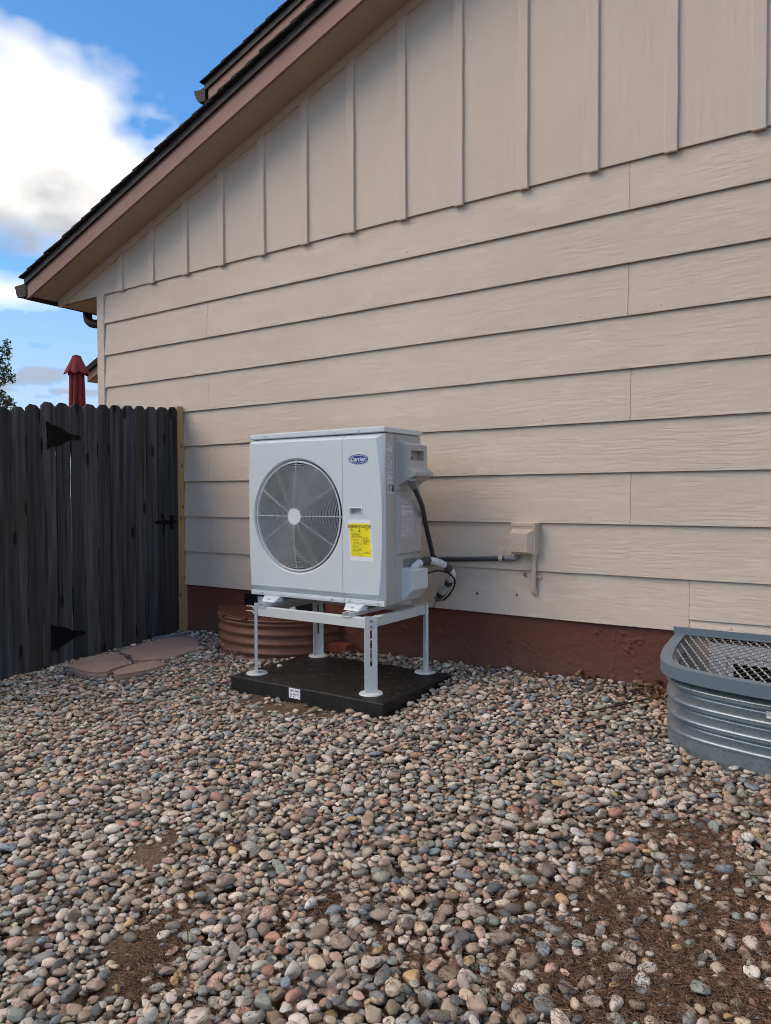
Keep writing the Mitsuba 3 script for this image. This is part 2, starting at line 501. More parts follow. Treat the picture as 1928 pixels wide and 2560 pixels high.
# bare patches: (x, y, radius, strength): D dirt, N pine needles
DIRT = [(-2.06, -2.46, .11, .9), (-1.64, -2.79, .13, .9), (-1.58, -2.9, .10, .8), (-1.99, -2.93, .07, .7), (-2.95, -1.03, .14, .9), (-2.70, -1.06, .20, 1.0), (-2.45, -1.10, .14, .8), (-3.2, -1.05, .12, .7), (-1.9, -2.62, .05, .6)]
NEED = [(-1.71, -2.61, .10, .7), (-1.84, -2.30, .08, .6), (-1.54, -2.82, .10, .8), (-1.31, -2.34, .16, .6), (-1.44, -2.49, .08, .6), (-1.33, -2.89, .10, .5), (-.67, -1.92, .13, .8), (-.57, -1.55, .15, .8),
        (-.44, -1.67, .15, .85), (-.36, -1.94, .20, .95), (-.40, -2.12, .22, 1.0), (-.29, -2.2, .2, 1.0), (-.56, -2.02, .16, .95), (-.59, -2.29, .16, .9), (-.66, -2.41, .14, .85), (-.87, -2.05, .13, .7), (-.38, -1.84, .15, .9),
        (-.75, -1.55, .10, .6), (-.74, -2.32, .13, .85), (-.44, -2.33, .2, 1.0), (-.59, -1.13, .12, .7), (-1.03, -1.61, .09, .6), (-.3, -1.2, .16, .7), (-1.0, -2.45, .16, .55), (-.45, -1.35, .12, .7), (-1.05, -.75, .10, .4),
        (-.98, -.16, .10, .8), (-1.7, -.08, .10, .6), (-2.1, -.1, .1, .5)]


def patch(x, y, spots):
    w = 0.16 * (meshkit.fbm(np.stack([x * 9, y * 9, x * 0 + 2.2], -1), 4, 3) - 0.5)
    m = np.zeros_like(x)
    for a, b, r, s in spots:
        d = np.hypot(x - a, (y - b)) / (r * 1.05) + w * 9
        m = np.maximum(m, s * np.clip(1.55 - d, 0, 1))
    return np.clip(m, 0, 1)


PAD = (-3.225, -2.125, -0.955, -0.215)
COVER = np.array([(-.908, 0.0), (-.872, -.4), (-.838, -.62), (-.805, -.735), (-.745, -.825), (-.64, -.892), (-.5, -.938), (-.355, -.968), (-.1, -.992), (.2, -1.0)])
COVER = np.vstack([COVER, np.stack([0.4 - COVER[-2::-1, 0], COVER[-2::-1, 1]], 1)])


def smooth_curve(p, n=6):
    return spline(np.column_stack([p, np.zeros(len(p))]), n)[:, :2]


COVER_S = smooth_curve(COVER)
well_poly = Polygon(COVER_S).buffer(-0.042)
well_full = Polygon(np.vstack([COVER_S, [(1.3, .05), (-.9, .05)]]))
tt = np.linspace(math.pi, 2 * math.pi, 41)
LW = np.stack([-3.64 + 0.51 * np.cos(tt), 0.47 * np.sin(tt)], 1)
lwell_poly = Polygon(LW)
FLAGS = {'A': [(-4.40, -1.255), (-4.56, -1.05), (-4.52, -0.845), (-4.40, -0.842), (-4.255, -0.915), (-4.142, -0.965), (-4.105, -1.15), (-4.066, -1.205), (-4.135, -1.26), (-4.235, -1.272)],
         'B': [(-4.50, -0.80), (-4.66, -0.30), (-4.63, -0.143), (-4.40, -.165), (-4.23, -.30), (-4.088, -0.435), (-4.05, -.60), (-4.03, -0.765), (-4.18, -0.918), (-4.325, -0.835)],
         'C': [(-4.058, -1.168), (-4.092, -1.09), (-4.115, -0.958), (-4.09, -0.815), (-3.94, -0.832), (-3.905, -0.97), (-3.918, -1.11), (-3.95, -1.215)]}
flag_union = [Polygon(v) for v in FLAGS.values()]
slab_poly = Polygon([(-4.70, -.35), (-4.70, 0), (-4.45, 0), (-4.35, -.15), (-4.5, -.3)])

GX0, GY0, RES = -4.85, -3.75, 0.005
NX, NY = int(5.25 / RES), int(3.85 / RES)
gx = GX0 + (np.arange(NX) + .5) * RES
gy = GY0 + (np.arange(NY) + .5) * RES
GXX, GYY = np.meshgrid(gx, gy, indexing='ij')


def inside(poly, X, Y):
    from shapely import contains_xy
    return contains_xy(poly, X, Y)


M_dirt = patch(GXX, GYY, DIRT)
M_need = patch(GXX, GYY, NEED) * 0.86
bare = np.maximum(M_dirt, M_need)
bumpy = (meshkit.fbm(np.stack([GXX * 12, GYY * 12, GXX * 0], -1), 4, 8) - .5) * 0.022 + (meshkit.fbm(np.stack([GXX * 45, GYY * 45, GXX * 0 + 3], -1), 3, 9) - .5) * 0.008
H0 = g_top(GXX, GYY) - 0.048 + np.maximum(0.036 * M_dirt, 0.030 * M_need) + bumpy
blocked = (GXX > PAD[0] - .004) & (GXX < PAD[1] + .004) & (GYY > PAD[2] - .004) & (GYY < PAD[3] - .01)
blocked |= inside(well_full.buffer(-.03), GXX, GYY) | inside(lwell_poly.buffer(.005), GXX, GYY) | (GYY > -0.004) | (GXX < -4.71)
for f in flag_union:
    blocked |= inside(f.buffer(-.012), GXX, GYY)
blocked |= (GXX < -2.985) & (GXX > -3.19) & (GYY > -.13) & (GYY < -.035)


def axis_coords(lo, hi, step):
    core = np.arange(lo, hi + 1e-9, step)
    grow = np.cumsum(step * 1.22 ** np.arange(1, 52))
    grow = grow[grow < 420]
    return np.concatenate([lo - grow[::-1], core, hi + grow])


ax_, ay_ = axis_coords(-5.0, 1.6, 0.02), axis_coords(-3.9, 0.3, 0.02)
AX, AY = np.meshgrid(ax_, ay_, indexing='ij')
bb = np.maximum(0.036 * patch(AX, AY, DIRT), 0.030 * 0.86 * patch(AX, AY, NEED))
near = (np.abs(AX + 1.7) < 3.4) & (np.abs(AY + 1.8) < 2.2)
AZ = g_top(AX, AY) - 0.048 + bb * near + ((meshkit.fbm(np.stack([AX * 12, AY * 12, AX * 0], -1), 4, 8) - .5) * 0.022 + (meshkit.fbm(np.stack([AX * 45, AY * 45, AX * 0 + 3], -1), 3, 9) - .5) * 0.008) * near
AZ = np.where(inside(well_full.buffer(-.085), AX, AY) & (AY < 0), -0.75, AZ)
AZ = np.where(inside(lwell_poly.buffer(-.04), AX, AY), -0.6, AZ)
add('ground', grid_mesh(np.stack([AX, AY, AZ], -1)), 'mat_dirt', smooth=True)
labels['ground'] = {'label': 'brown dirt ground under the river stones', 'kind': 'structure'}

# ------------------------------------------------------------------ river stones: dropped one by one onto a height field
H = H0.copy()


def stone_shape(kind, sub, seed):
    r = np.random.default_rng(seed)
    s = trimesh.creation.icosphere(subdivisions=sub, radius=1.0)
    d = np.array(s.vertices)
    e = r.uniform(0.74, 1.0)
    p = np.sign(d) * np.abs(d) ** e
    rad = 1 / (np.sum(np.abs(d) ** r.uniform(2.0, 2.7), 1) ** (1 / 2.3))
    rad = rad * (1 + 0.55 * (meshkit.fbm(d * 1.2 + r.uniform(0, 50, 3), 2, int(seed)) - .5))
    if kind:
        for _ in range(r.integers(4, 11)):
            nrm = r.normal(size=3)
            nrm /= np.linalg.norm(nrm)
            dist = r.uniform(0.55, 0.92)
            c = d @ nrm
            rad = np.where(c > 0.05, np.minimum(rad, dist / np.maximum(c, .05)), rad)
    v = d * rad[:, None]
    v /= np.abs(v).max(0)
    return v, np.array(s.faces)


NSH = 30
lib = {sub: [stone_shape(i % 5 < 3, sub, 100 + i) for i in range(NSH)] for sub in (1, 2)}
region = Polygon([(.12, -2.15), (.12, -.7), (-.3, -.01), (-4.72, -.01), (-4.72, -1.8), (-1.9, -3.5), (-1.5, -3.6), (-.7, -3.15)])
stones, feet = [], []
x0r, y0r, x1r, y1r = region.bounds


def rot3(yaw, ax, ay):
    c, s = math.cos(yaw), math.sin(yaw)
    Rz = np.array([[c, -s, 0], [s, c, 0], [0, 0, 1]])
    c, s = math.cos(ax), math.sin(ax)
    Rx = np.array([[1, 0, 0], [0, c, -s], [0, s, c]])
    c, s = math.cos(ay), math.sin(ay)
    Ry = np.array([[c, 0, s], [0, 1, 0], [-s, 0, c]])
    return Rx @ Ry @ Rz


NST = 33000
pool_n = 130000
px = rng.uniform(x0r, x1r, pool_n * 3)
py = rng.uniform(y0r, y1r, pool_n * 3)
ok = inside(region, px, py)
px, py = px[ok], py[ok]
ii, jj = ((px - GX0) / RES).astype(int), ((py - GY0) / RES).astype(int)
keep = ~blocked[ii, jj] & (rng.uniform(size=len(px)) > np.maximum(0.80 * M_dirt, 0.62 * M_need)[ii, jj])
px, py = px[keep], py[keep]
cur = 0
for k in range(NST):
    a = float(np.clip(0.0138 * math.exp(rng.normal(0, 0.35)), 0.0062, 0.031))
    if k > NST * 0.93:
        a = max(a, 0.0145)
    b, c = a * rng.uniform(0.54, 0.90), a * rng.uniform(0.32, 0.58)
    steep = rng.uniform() < 0.10
    R = rot3(rng.uniform(0, 2 * math.pi), rng.normal(0, 0.6 if steep else 0.17), rng.normal(0, 0.6 if steep else 0.17))
    Mx = R @ np.diag([1 / a ** 2, 1 / b ** 2, 1 / c ** 2]) @ R.T
    h = int(a / RES) + 1
    o = np.arange(-h, h + 1) * RES
    X, Y = np.meshgrid(o, o, indexing='ij')
    B = Mx[0, 2] * X + Mx[1, 2] * Y
    C = Mx[0, 0] * X * X + 2 * Mx[0, 1] * X * Y + Mx[1, 1] * Y * Y - 1
    D = B * B - Mx[2, 2] * C
    m = D > 0
    sq = np.sqrt(np.maximum(D, 0))
    lo, up = (-B - sq) / Mx[2, 2], (-B + sq) / Mx[2, 2]
    lom = lo[m]
    kk = max(1, int(0.14 * m.sum()))
    best = None
    for t in range(5):
        if cur >= len(px):
            cur = 0
        x, y = px[cur], py[cur]
        cur += 1
        i, j = int((x - GX0) / RES), int((y - GY0) / RES)
        if i - h < 0 or j - h < 0 or i + h + 1 > NX or j + h + 1 > NY:
            continue
        if blocked[i - h:i + h + 1, j - h:j + h + 1][m].mean() > 0.12:
            continue
        d = H[i - h:i + h + 1, j - h:j + h + 1][m] - lom
        z = np.partition(d, -kk)[-kk]
        e = z - c - g_top(x, y)
        if best is None or e < best[0]:
            best = (e, x, y, z, i, j)
    if best is None or best[0] > 0.03:
        continue
    e, x, y, z, i, j = best
    if bare[i, j] > 0.3:
        z -= c * rng.uniform(0.0, 0.55)
    w = H[i - h:i + h + 1, j - h:j + h + 1]
    w[m] = np.maximum(w[m], z + up[m])
    feet.append((i, j, h, m, (z + up).astype(np.float32)))
    stones.append((x, y, z, a, b, c, R, rng.integers(NSH), rng.choice(len(PAL), p=PAL_W / PAL_W.sum()) + rng.uniform(0.02, 0.98), rng.uniform()))

# stones that ended up wholly covered by others are left out
shown = [n for n, (i, j, h, m, u) in enumerate(feet) if (H[i - h:i + h + 1, j - h:j + h + 1][m] <= u[m] + .0015).mean() > .05]
stones = [stones[n] for n in shown]
# the stones that show largest: near the camera, not buried
vis = []
for n, s in enumerate(stones):
    i, j = int((s[0] - GX0) / RES), int((s[1] - GY0) / RES)
    dv = np.array(s[:3]) - EYE
    zc = dv @ FWD
    right = np.array([math.cos(math.radians(34.138)), math.sin(math.radians(34.138)), 0])
    u, v = 964 + 1850 * (dv @ right) / zc, 1280 + 1850 * (dv @ DOWN) / zc
    onscreen = 25 < u < 1903 and v < 2535
    top = s[2] + s[5] * 0.8
    buried = H[max(i - 1, 0):i + 2, max(j - 1, 0):j + 2].mean() - top
    vis.append(s[3] * s[4] / zc ** 2 if onscreen and buried < 0.004 else 0.0)
single = set(np.argsort(vis)[::-1][:300].tolist())


def stone_mesh(s, sub):
    v, f = lib[sub][s[7]]
    return (v * [s[3], s[4], s[5]]) @ s[6].T + np.array(s[:3]), f


VV, FF, UU, at = [], [], [], 0
for n, s in enumerate(stones):
    dist = np.linalg.norm(np.array(s[:3]) - EYE)
    v, f = stone_mesh(s, 2 if dist < 2.35 else 1)
    uv = np.tile([s[8] / len(PAL), s[9]], (len(v), 1))
    if n in single:
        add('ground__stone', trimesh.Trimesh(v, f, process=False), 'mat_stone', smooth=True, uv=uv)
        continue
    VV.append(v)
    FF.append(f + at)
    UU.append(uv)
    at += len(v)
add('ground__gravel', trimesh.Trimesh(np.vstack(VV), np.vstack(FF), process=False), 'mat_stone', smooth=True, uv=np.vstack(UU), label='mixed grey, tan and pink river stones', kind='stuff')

# ------------------------------------------------------------------ pine needles, dead leaves, twigs, straws
nn = 70000
sx = rng.uniform(x0r, x1r, 1500000)
sy = rng.uniform(y0r, y1r, 1500000)
si, sj = np.clip(((sx - GX0) / RES).astype(int), 2, NX - 3), np.clip(((sy - GY0) / RES).astype(int), 2, NY - 3)
over = H[si, sj] - H0[si, sj]
pn = np.clip(M_need[si, sj] * 1.15 + 0.012 + 0.10 * np.clip((sx + 2.2) / .9, 0, 1) * (meshkit.fbm(np.stack([sx * 7, sy * 7, sx * 0], -1), 3, 31) > .5) + 0.05 * M_dirt[si, sj], 0, 1) * np.where(over > 0.012, 0.09, 1.0) * inside(region, sx, sy) * ~blocked[si, sj]
pick = np.nonzero(rng.uniform(size=len(sx)) < pn)[0]
pick = pick[rng.permutation(len(pick))[:nn]]
N = len(pick)
L = rng.uniform(0.007, 0.021, N) * np.where(rng.uniform(size=N) < .05, 2.4, 1)
yaw = rng.uniform(0, 2 * math.pi, N)
pit = rng.normal(0, 0.28, N)
bend = rng.normal(0, 0.35, N)
wd = rng.uniform(0.0006, 0.0012, N)
cx, cy = sx[pick], sy[pick]
cz = H[si[pick], sj[pick]] + 0.002 + np.abs(rng.normal(0, 0.004, N))
rings = []
for t in (-0.5, 0.0, 0.5):
    a = yaw + bend * t
    cen = np.stack([cx + np.cos(a) * np.cos(pit) * L * t, cy + np.sin(a) * np.cos(pit) * L * t, cz + np.sin(pit) * L * t + 0.12 * L * (0.25 - t * t)], 1)
    side = np.stack([-np.sin(a), np.cos(a), np.zeros(N)], 1)
    for s, u in ((-1, 0), (1, 0), (0, 1.3)):
        rings.append(cen + side * (s * wd)[:, None] + np.array([0, 0, 1.0]) * (u * wd)[:, None])
V = np.stack(rings, 1)  # N, 9, 3
base = []
for r in (0, 3):
    for k in range(3):
        q, w = r + k, r + (k + 1) % 3
        base += [(q, w, w + 3), (q, w + 3, q + 3)]
F = (np.arange(N)[:, None, None] * 9 + np.array(base)[None]).reshape(-1, 3)
uvn = np.repeat(np.stack([rng.uniform(size=N), rng.uniform(size=N)], 1), 9, 0)
add('pine_needle_litter', trimesh.Trimesh(V.reshape(-1, 3), F, process=False), 'mat_needle', uv=uvn)
labels['pine_needle_litter'] = {'label': 'brown fallen pine needles lying among the river stones', 'category': 'pine needles', 'kind': 'stuff'}


def leaf_mesh(x, y, z, l, yaw, tilt, curl):
    n = 6
    s = np.linspace(0, 1, n)
    wdt = np.sin(np.pi * np.clip(s * .96 + .02, 0, 1)) ** 0.8 * l * 0.34
    P = []
    for i in range(n):
        row = []
        for q in (-1, 0, 1):
            row.append(((s[i] - .5) * l, q * wdt[i], curl * l * (s[i] - .5) ** 2 + abs(q) * curl * wdt[i] * .9))
        P.append(row)
    P = np.array(P).reshape(-1, 3) @ rot3(yaw, tilt[0], tilt[1]).T + [x, y, z]
    return grid_mesh(P.reshape(n, 3, 3))


lm, lu = [], []
spots = [(-1.02, -.13, .075, 46), (-1.12, -.3, .07, 8), (-1.65, -.06, .25, 14), (-2.2, -.10, .2, 16), (-1.3, -.04, .12, 8), (-.95, -.28, .03, 8), (-3.0, -.2, .06, 6)]
for (a, b, r, n) in spots:
    for _ in range(n):
        x, y = a + rng.normal(0, r), min(b + rng.normal(0, r * .55), -.02)
        if inside(well_full.buffer(-.02), np.array([x]), np.array([y]))[0]:
            continue
        i, j = int((x - GX0) / RES), int((y - GY0) / RES)
        m_ = leaf_mesh(x, y, H[i - 2:i + 3, j - 2:j + 3].mean() + .010 + abs(rng.normal(0, .010)), rng.uniform(.02, .05), rng.uniform(0, 6.3), rng.normal(0, .5, 2), rng.uniform(.2, 1.3))
        lm.append(m_)
        lu.append(np.tile([rng.uniform() ** 1.6, 0], (len(m_.vertices), 1)))
add('leaf_litter', cat(lm), 'mat_leaf', uv=np.vstack(lu))
labels['leaf_litter'] = {'label': 'curled dry brown leaves heaped against the foundation beside the steel window well', 'category': 'dry leaves', 'kind': 'stuff'}


def zt(x, y, o=0.0):
    i, j = int((x - GX0) / RES), int((y - GY0) / RES)
    return float(H[i - 2:i + 3, j - 2:j + 3].max()) + o


def stick(name, pts, r, label, cat_, mat, o=.004, group=None):
    p = [(x, y, zt(x, y, o) + dz) for x, y, dz in pts]
    s = spline(p, 6)
    k = numbered(name)
    add(k, tube(s, np.linspace(r, r * .55, len(s)), 6), mat, smooth=True, uv=np.tile([.75, .5], (len(s) * 6 + 2, 1)) if mat == 'mat_needle' else None)
    labels[k] = {'label': label, 'category': cat_}
    if group:
        labels[k]['group'] = group


stick('twig', [(-1.22, -.60, 0), (-1.12, -.50, .004), (-1.02, -.36, .010), (-.93, -.24, .02)], .0042, 'longest bare brown twig lying on the stones by the steel window well', 'twig', 'mat_bark')
stick('twig', [(-1.10, -.43, 0), (-1.0, -.31, .012), (-.92, -.20, .03)], .003, 'shorter thin twig lying beside the longest one near the window well', 'twig', 'mat_bark')
tw = np.random.default_rng(12)
for (x, y, a, l, lab) in [(-1.32, -2.36, .9, .06, 'short brown twig in the small needle patch in the middle of the stones'), (-1.58, -2.72, 2.6, .055, 'short brown twig beside the bare dirt patch at lower left'),
                         (-.34, -1.72, .2, .07, 'short brown twig at the right edge of the needle patch below the window well'), (-.62, -2.42, 2.9, .055, 'short brown twig closest to the bottom edge of the picture')]:
    stick('twig', [(x - math.cos(a) * l, y - math.sin(a) * l, .004), (x + tw.normal(0, .006), y + tw.normal(0, .006), .008), (x + math.cos(a) * l, y + math.sin(a) * l, .004)], .0017, lab, 'twig', 'mat_bark')
stick('straw', [(-1.62, -2.04, .006), (-1.575, -2.045, .008), (-1.53, -2.05, .004)], .0017, 'pale dry grass stem lying across the stones in front of the black pad', 'straw', 'mat_needle')
stick('straw', [(-.58, -1.89, .006), (-.56, -1.875, .008), (-.54, -1.86, .006)], .0020, 'pale short straw at the edge of the brown needle patch', 'straw', 'mat_needle')

# ------------------------------------------------------------------ house
house = thing('house', 'beige house with lap siding, battened gable, brown eaves and red-brown foundation', 'house')
XR = 3.2
A_RAKE = 5.10 / 1.0


def rake(x, c=5.10):
    return c + 0.337 * x


def ridge(fn, x):  # roof is symmetric about the ridge at x = 2.0
    return fn(x if x <= 2.0 else 4.0 - x)


# backing walls: a closed body so that the house shades and hides what is behind it
xr = 9.8
prof = [(-5.80, -1.2), (xr, -1.2), (xr, rake(-5.80, 5.0)), (2.0, rake(2.0, 5.0)), (-5.80, rake(-5.80, 5.0))]
add(house + '__wall', extrude_xz(prof, 0.012, 9.0), 'mat_trim')

# foundation with paint lumps and form seams
fx = np.arange(-4.75, -0.2, 0.0065)
fz = np.arange(0.04, 0.497, 0.0065)
FX, FZ = np.meshgrid(fx, fz, indexing='ij')
off = 0.004 * (meshkit.fbm(np.stack([FX * 5, FZ * 5, FX * 0], -1), 3, 2) - .5) + 0.0022 * (meshkit.fbm(np.stack([FX * 60, FZ * 60, FX * 0], -1), 2, 4) - .5)
lump = np.clip(meshkit.fbm(np.stack([FX * 85, FZ * 85, FX * 0 + 5], -1), 2, 6) - .5, 0, 1)
spots_ = np.zeros_like(FX)
for (a, b, rx, rz) in [(-1.16, .36, .035, .05), (-1.105, .245, .028, .04), (-1.75, .30, .035, .03), (-1.33, .42, .012, .04), (-1.85, .33, .012, .1), (-2.3, .38, .02, .05), (-1.68, .31, .02, .02), (-1.1, .40, .03, .02), (-2.0, .42, .03, .02), (-1.20, .43, .05, .012), (-2.6, .33, .02, .02)]:
    spots_ += np.exp(-((FX - a) / rx) ** 2 - ((FZ - b) / rz) ** 2)
off = off + 0.038 * lump * np.clip(spots_, 0, 1) + 0.010 * lump * (meshkit.fbm(np.stack([FX * 4, FZ * 6, FX * 0 + 1], -1), 2, 7) > .56)
for a in (-1.843, -1.238, -2.9):
    wob = a + 0.006 * (meshkit.noise(np.stack([FX * 0, FZ * 14, FX * 0 + a], -1), 3) - .5)
    off = off + 0.004 * np.exp(-((FX - wob) / .005) ** 2) * (0.5 + 5 * lump)
P = np.stack([FX, -0.004 - off, FZ], -1)
kf = add(house + '__foundation', grid_mesh(P[::-1]), 'mat_foundation', smooth=True, label='red-brown painted concrete foundation')
add(kf + '__lower_part', cat([box(-5.79, 3.2, -.0005, .01, -1.1, .495), box(-.205, 3.2, -.004, -.0006, .0, .495)]), 'mat_foundation')

# lap siding boards
jr = np.random.default_rng(3)


def lap_board(x0, x1, zb, zt_, seed):
    r = np.random.default_rng(seed)
    n = max(2, int((x1 - x0) / 0.16))
    xs = np.linspace(x0, x1, n + 1)
    wob = np.cumsum(r.normal(0, .00055, n + 1))
    wob -= np.linspace(wob[0], wob[-1], n + 1)
    yb = -0.0325 + r.normal(0, .0007, n + 1)
    prof = []
    for i, x in enumerate(xs):
        b = zb + wob[i]
        prof.append([(x, yb[i] + .0090, b + .030), (x, yb[i] + .0090, b + .0005), (x, yb[i] + .0012, b), (x, yb[i], b + .0014), (x, yb[i] + 0.0205, zt_ + .040), (x, yb[i] + 0.0285, zt_ + .040)])
    P = np.array(prof)
    m = grid_mesh(P[:, ::-1])
    caps = []
    for e, flip in ((0, 1), (n, 0)):
        q = P[e]
        f = [(1, 2, 3), (0, 1, 3), (0, 3, 4), (0, 4, 5)]
        caps.append(trimesh.Trimesh(q, [t[::-1] for t in f] if flip else f, process=False))
    return cat([m] + caps)


for k in range(1, 10):
    zt_ = 2.9943 - EXPO * (k - 1) if k > 1 else ZL0
    zb = 2.9943 - EXPO * k if k < 9 else 0.4825
    cuts = [-5.712]
    if k in (2, 4, 6, 8):
        cuts.append({2: -4.418, 4: -4.404, 6: -4.41, 8: -4.40}[k])
    if k in (1, 3, 5, 7):
        cuts.append({1: -1.154, 3: -1.159, 5: -1.145, 7: -1.143}[k])
    if k in (2, 4, 6, 8):
        cuts.append(1.25)
    if k == 9:
        cuts.append(-.842)
    cuts.append(XR)
    for q in range(len(cuts) - 1):
        a, b = cuts[q] + (.0012 if q else 0), cuts[q + 1] - .0012
        if k == 9 and q == 1:
            add(house + '__siding_board', lap_board(a, b, 0.548, zt_, 77), 'mat_siding', smooth=25)
            add(house + '__siding_board', lap_board(a, b, 0.488, 0.545, 78), 'mat_siding', smooth=25, label='narrow strip of siding above the window well')
            continue
        add(house + '__siding_board', lap_board(a, b, zb, zt_, k * 10 + q), 'mat_siding', smooth=25)
# caulk lines and nail heads
nails = []
for k in range(1, 10):
    zb = 2.9943 - EXPO * k if k < 9 else 0.4825
    for x in np.arange(-5.5 + 0.1 * (k % 3), 0.6, 0.4064):
        if jr.uniform() < .75:
            nails.append(trimesh.creation.icosphere(subdivisions=1, radius=.0042).apply_scale((1, .5, 1)).apply_translation((x + jr.normal(0, .03), -.0308, zb + .028 + jr.normal(0, .006))))
add(house + '__nail_heads', cat(nails), 'mat_trim', smooth=True, kind='stuff', label='small painted nail heads')
# old dark holes and marks left by a removed fitting
marks = []
for (x, z, r) in [(-1.752, .725, .009), (-1.80, .605, .007), (-2.063, .595, .008), (-2.13, .50, .006)]:
    for q in range(4):
        marks.append(trimesh.creation.icosphere(subdivisions=1, radius=r * jr.uniform(.35, .75)).apply_scale((1, .35, .8)).apply_translation((x + jr.normal(0, r * .6), -.0300, z + jr.normal(0, r * .5))))
add(house + '__old_screw_mark', cat(marks), 'mat_rust', smooth=True, label='old dark screw marks in the siding under the electrical box')

# corner board
add(house + '__corner_board', box(-5.812, -5.715, -.034, .02, .45, 2.975, .002), 'mat_trim', label='vertical corner board at the left end of the wall')

# board and batten gable: four-foot panels and battens
bx = [-5.456 + 0.4064 * i for i in range(13)]
measured = [-5.45, -5.043, -4.63, -4.222, -3.80, -3.39, -2.985, -2.575, -2.165, -1.745, -1.335, -.925, -.517]
xb = [m_ + .018 for m_ in measured]
while xb[-1] < XR - .5:
    xb.append(xb[-1] + .4064)
edges = [-6.37] + [xb[i] - .03 for i in range(1, len(xb), 3)] + [XR]
for a, b in zip(edges[:-1], edges[1:]):
    pts = [(a, ZL0), (b, ZL0), (b, ridge(lambda x: rake(x, 5.15), b)), (a, ridge(lambda x: rake(x, 5.15), a))]
    if a < -6:
        pts = [(-5.83, ZL0 - .005), (b, ZL0), (b, rake(b, 5.15)), (-6.37, rake(-6.37, 5.15)), (-6.37, 2.968)]
    if a < 2 < b:
        pts = [(a, ZL0), (b, ZL0), (b, ridge(lambda x: rake(x, 5.15), b)), (2.0, rake(2.0, 5.15)), (a, rake(a, 5.15))]
    m_ = extrude_xz(pts, -.032, -.022)
    add(house + '__wall_panel', m_, 'mat_panel')
for x in xb:
    w = .064
    br = np.random.default_rng(int(1000 + x * 10))
    lean = br.normal(0, .0018)
    zz = np.linspace(ZL0 - .012, ridge(lambda q: rake(q, 5.118), x - w / 2), 14)
    Pb = []
    for i, z in enumerate(zz):
        dx = lean * (z - ZL0) + br.normal(0, .0010)
        Pb.append([(x - w + dx, -.026, z), (x - w + dx, -.047, z), (x - w + dx + .0025, -.0495, z), (x + dx - .002, -.0495, z), (x + dx, -.0475, z), (x + dx, -.026, z)])
    Pb = np.array(Pb)
    m_ = grid_mesh(Pb[::-1])
    bot = trimesh.Trimesh(Pb[0], [(0, 1, 2), (0, 2, 3), (0, 3, 4), (0, 4, 5)][::1], process=False)
    bot.faces = bot.faces[:, ::-1]
    add(house + '__batten', cat([m_, bot]), 'mat_trim', smooth=25)
# frieze (rake trim) against the soffit
for sgn in (0,):
    fr = [(-6.37, rake(-6.37, 5.095)), (2.0, rake(2, 5.095)), (2.0, rake(2, 5.162)), (-6.37, rake(-6.37, 5.162))]
    add(house + '__rake_trim', extrude_xz(fr, -.052, -.02), 'mat_trim')
    add(house + '__rake_trim', extrude_xz([(4 - x, z) for x, z in fr][::-1], -.052, -.02), 'mat_trim')
# soffit along the rake (two slopes), eave soffit
for mir in (0, 1):
    so = [(-6.40, rake(-6.40, 5.158)), (2.0, rake(2, 5.158)), (2.0, rake(2, 5.178)), (-6.40, rake(-6.40, 5.178))]
    if mir:
        so = [(4 - x, z) for x, z in so][::-1]
    add(house + '__soffit', extrude_xz(so, -.298, -.002), 'mat_soffit')
add(house + '__eave_soffit', box(-6.42, -5.80, .008, 9.2, 2.972, 2.990), 'mat_soffit', label='flat underside of the left eave')
# fascia, sub-fascia and shingles
roof = house + '__roof'
for mir in (0, 1):
    def strip(c0, c1, x0, y0, y1):
        q = [(x0, rake(x0, c0)), (2.0, rake(2, c0)), (2.0, rake(2, c1)), (x0, rake(x0, c1))]
        if mir:
            q = [(4 - x, z) for x, z in q][::-1]
        return extrude_xz(q, y0, y1)
    add(house + '__fascia', strip(5.138, 5.30, -6.405, -.322, -.300), 'mat_fascia', label='pinkish brown sloping fascia board')
    add(house + '__fascia_strip', strip(5.270, 5.322, -6.43, -.342, -.3225), 'mat_drip', label='dark metal strip along the top of the fascia')
    add(roof, strip(5.180, 5.325, -6.43, -.30, 9.2), 'mat_shingle')
    nrow = int((2.0 + 6.46) / .135)
    ry = np.random.default_rng(50 + mir)
    for i in range(nrow):
        x0, x1 = -6.47 + i * .135, -6.47 + (i + 1) * .135 + .06
        if x1 > 2.03:
            x1 = 2.03
        d = ry.normal(0, .003)
        q = [(x0, rake(x0, 5.338)), (x1, rake(x1, 5.3255)), (x1, rake(x1, 5.3365)), (x0, rake(x0, 5.352))]
        if mir:
            q = [(4 - x, z) for x, z in q][::-1]
        add(roof + '__shingle_course', extrude_xz(q, -.372 + d, 9.25), 'mat_shingle')
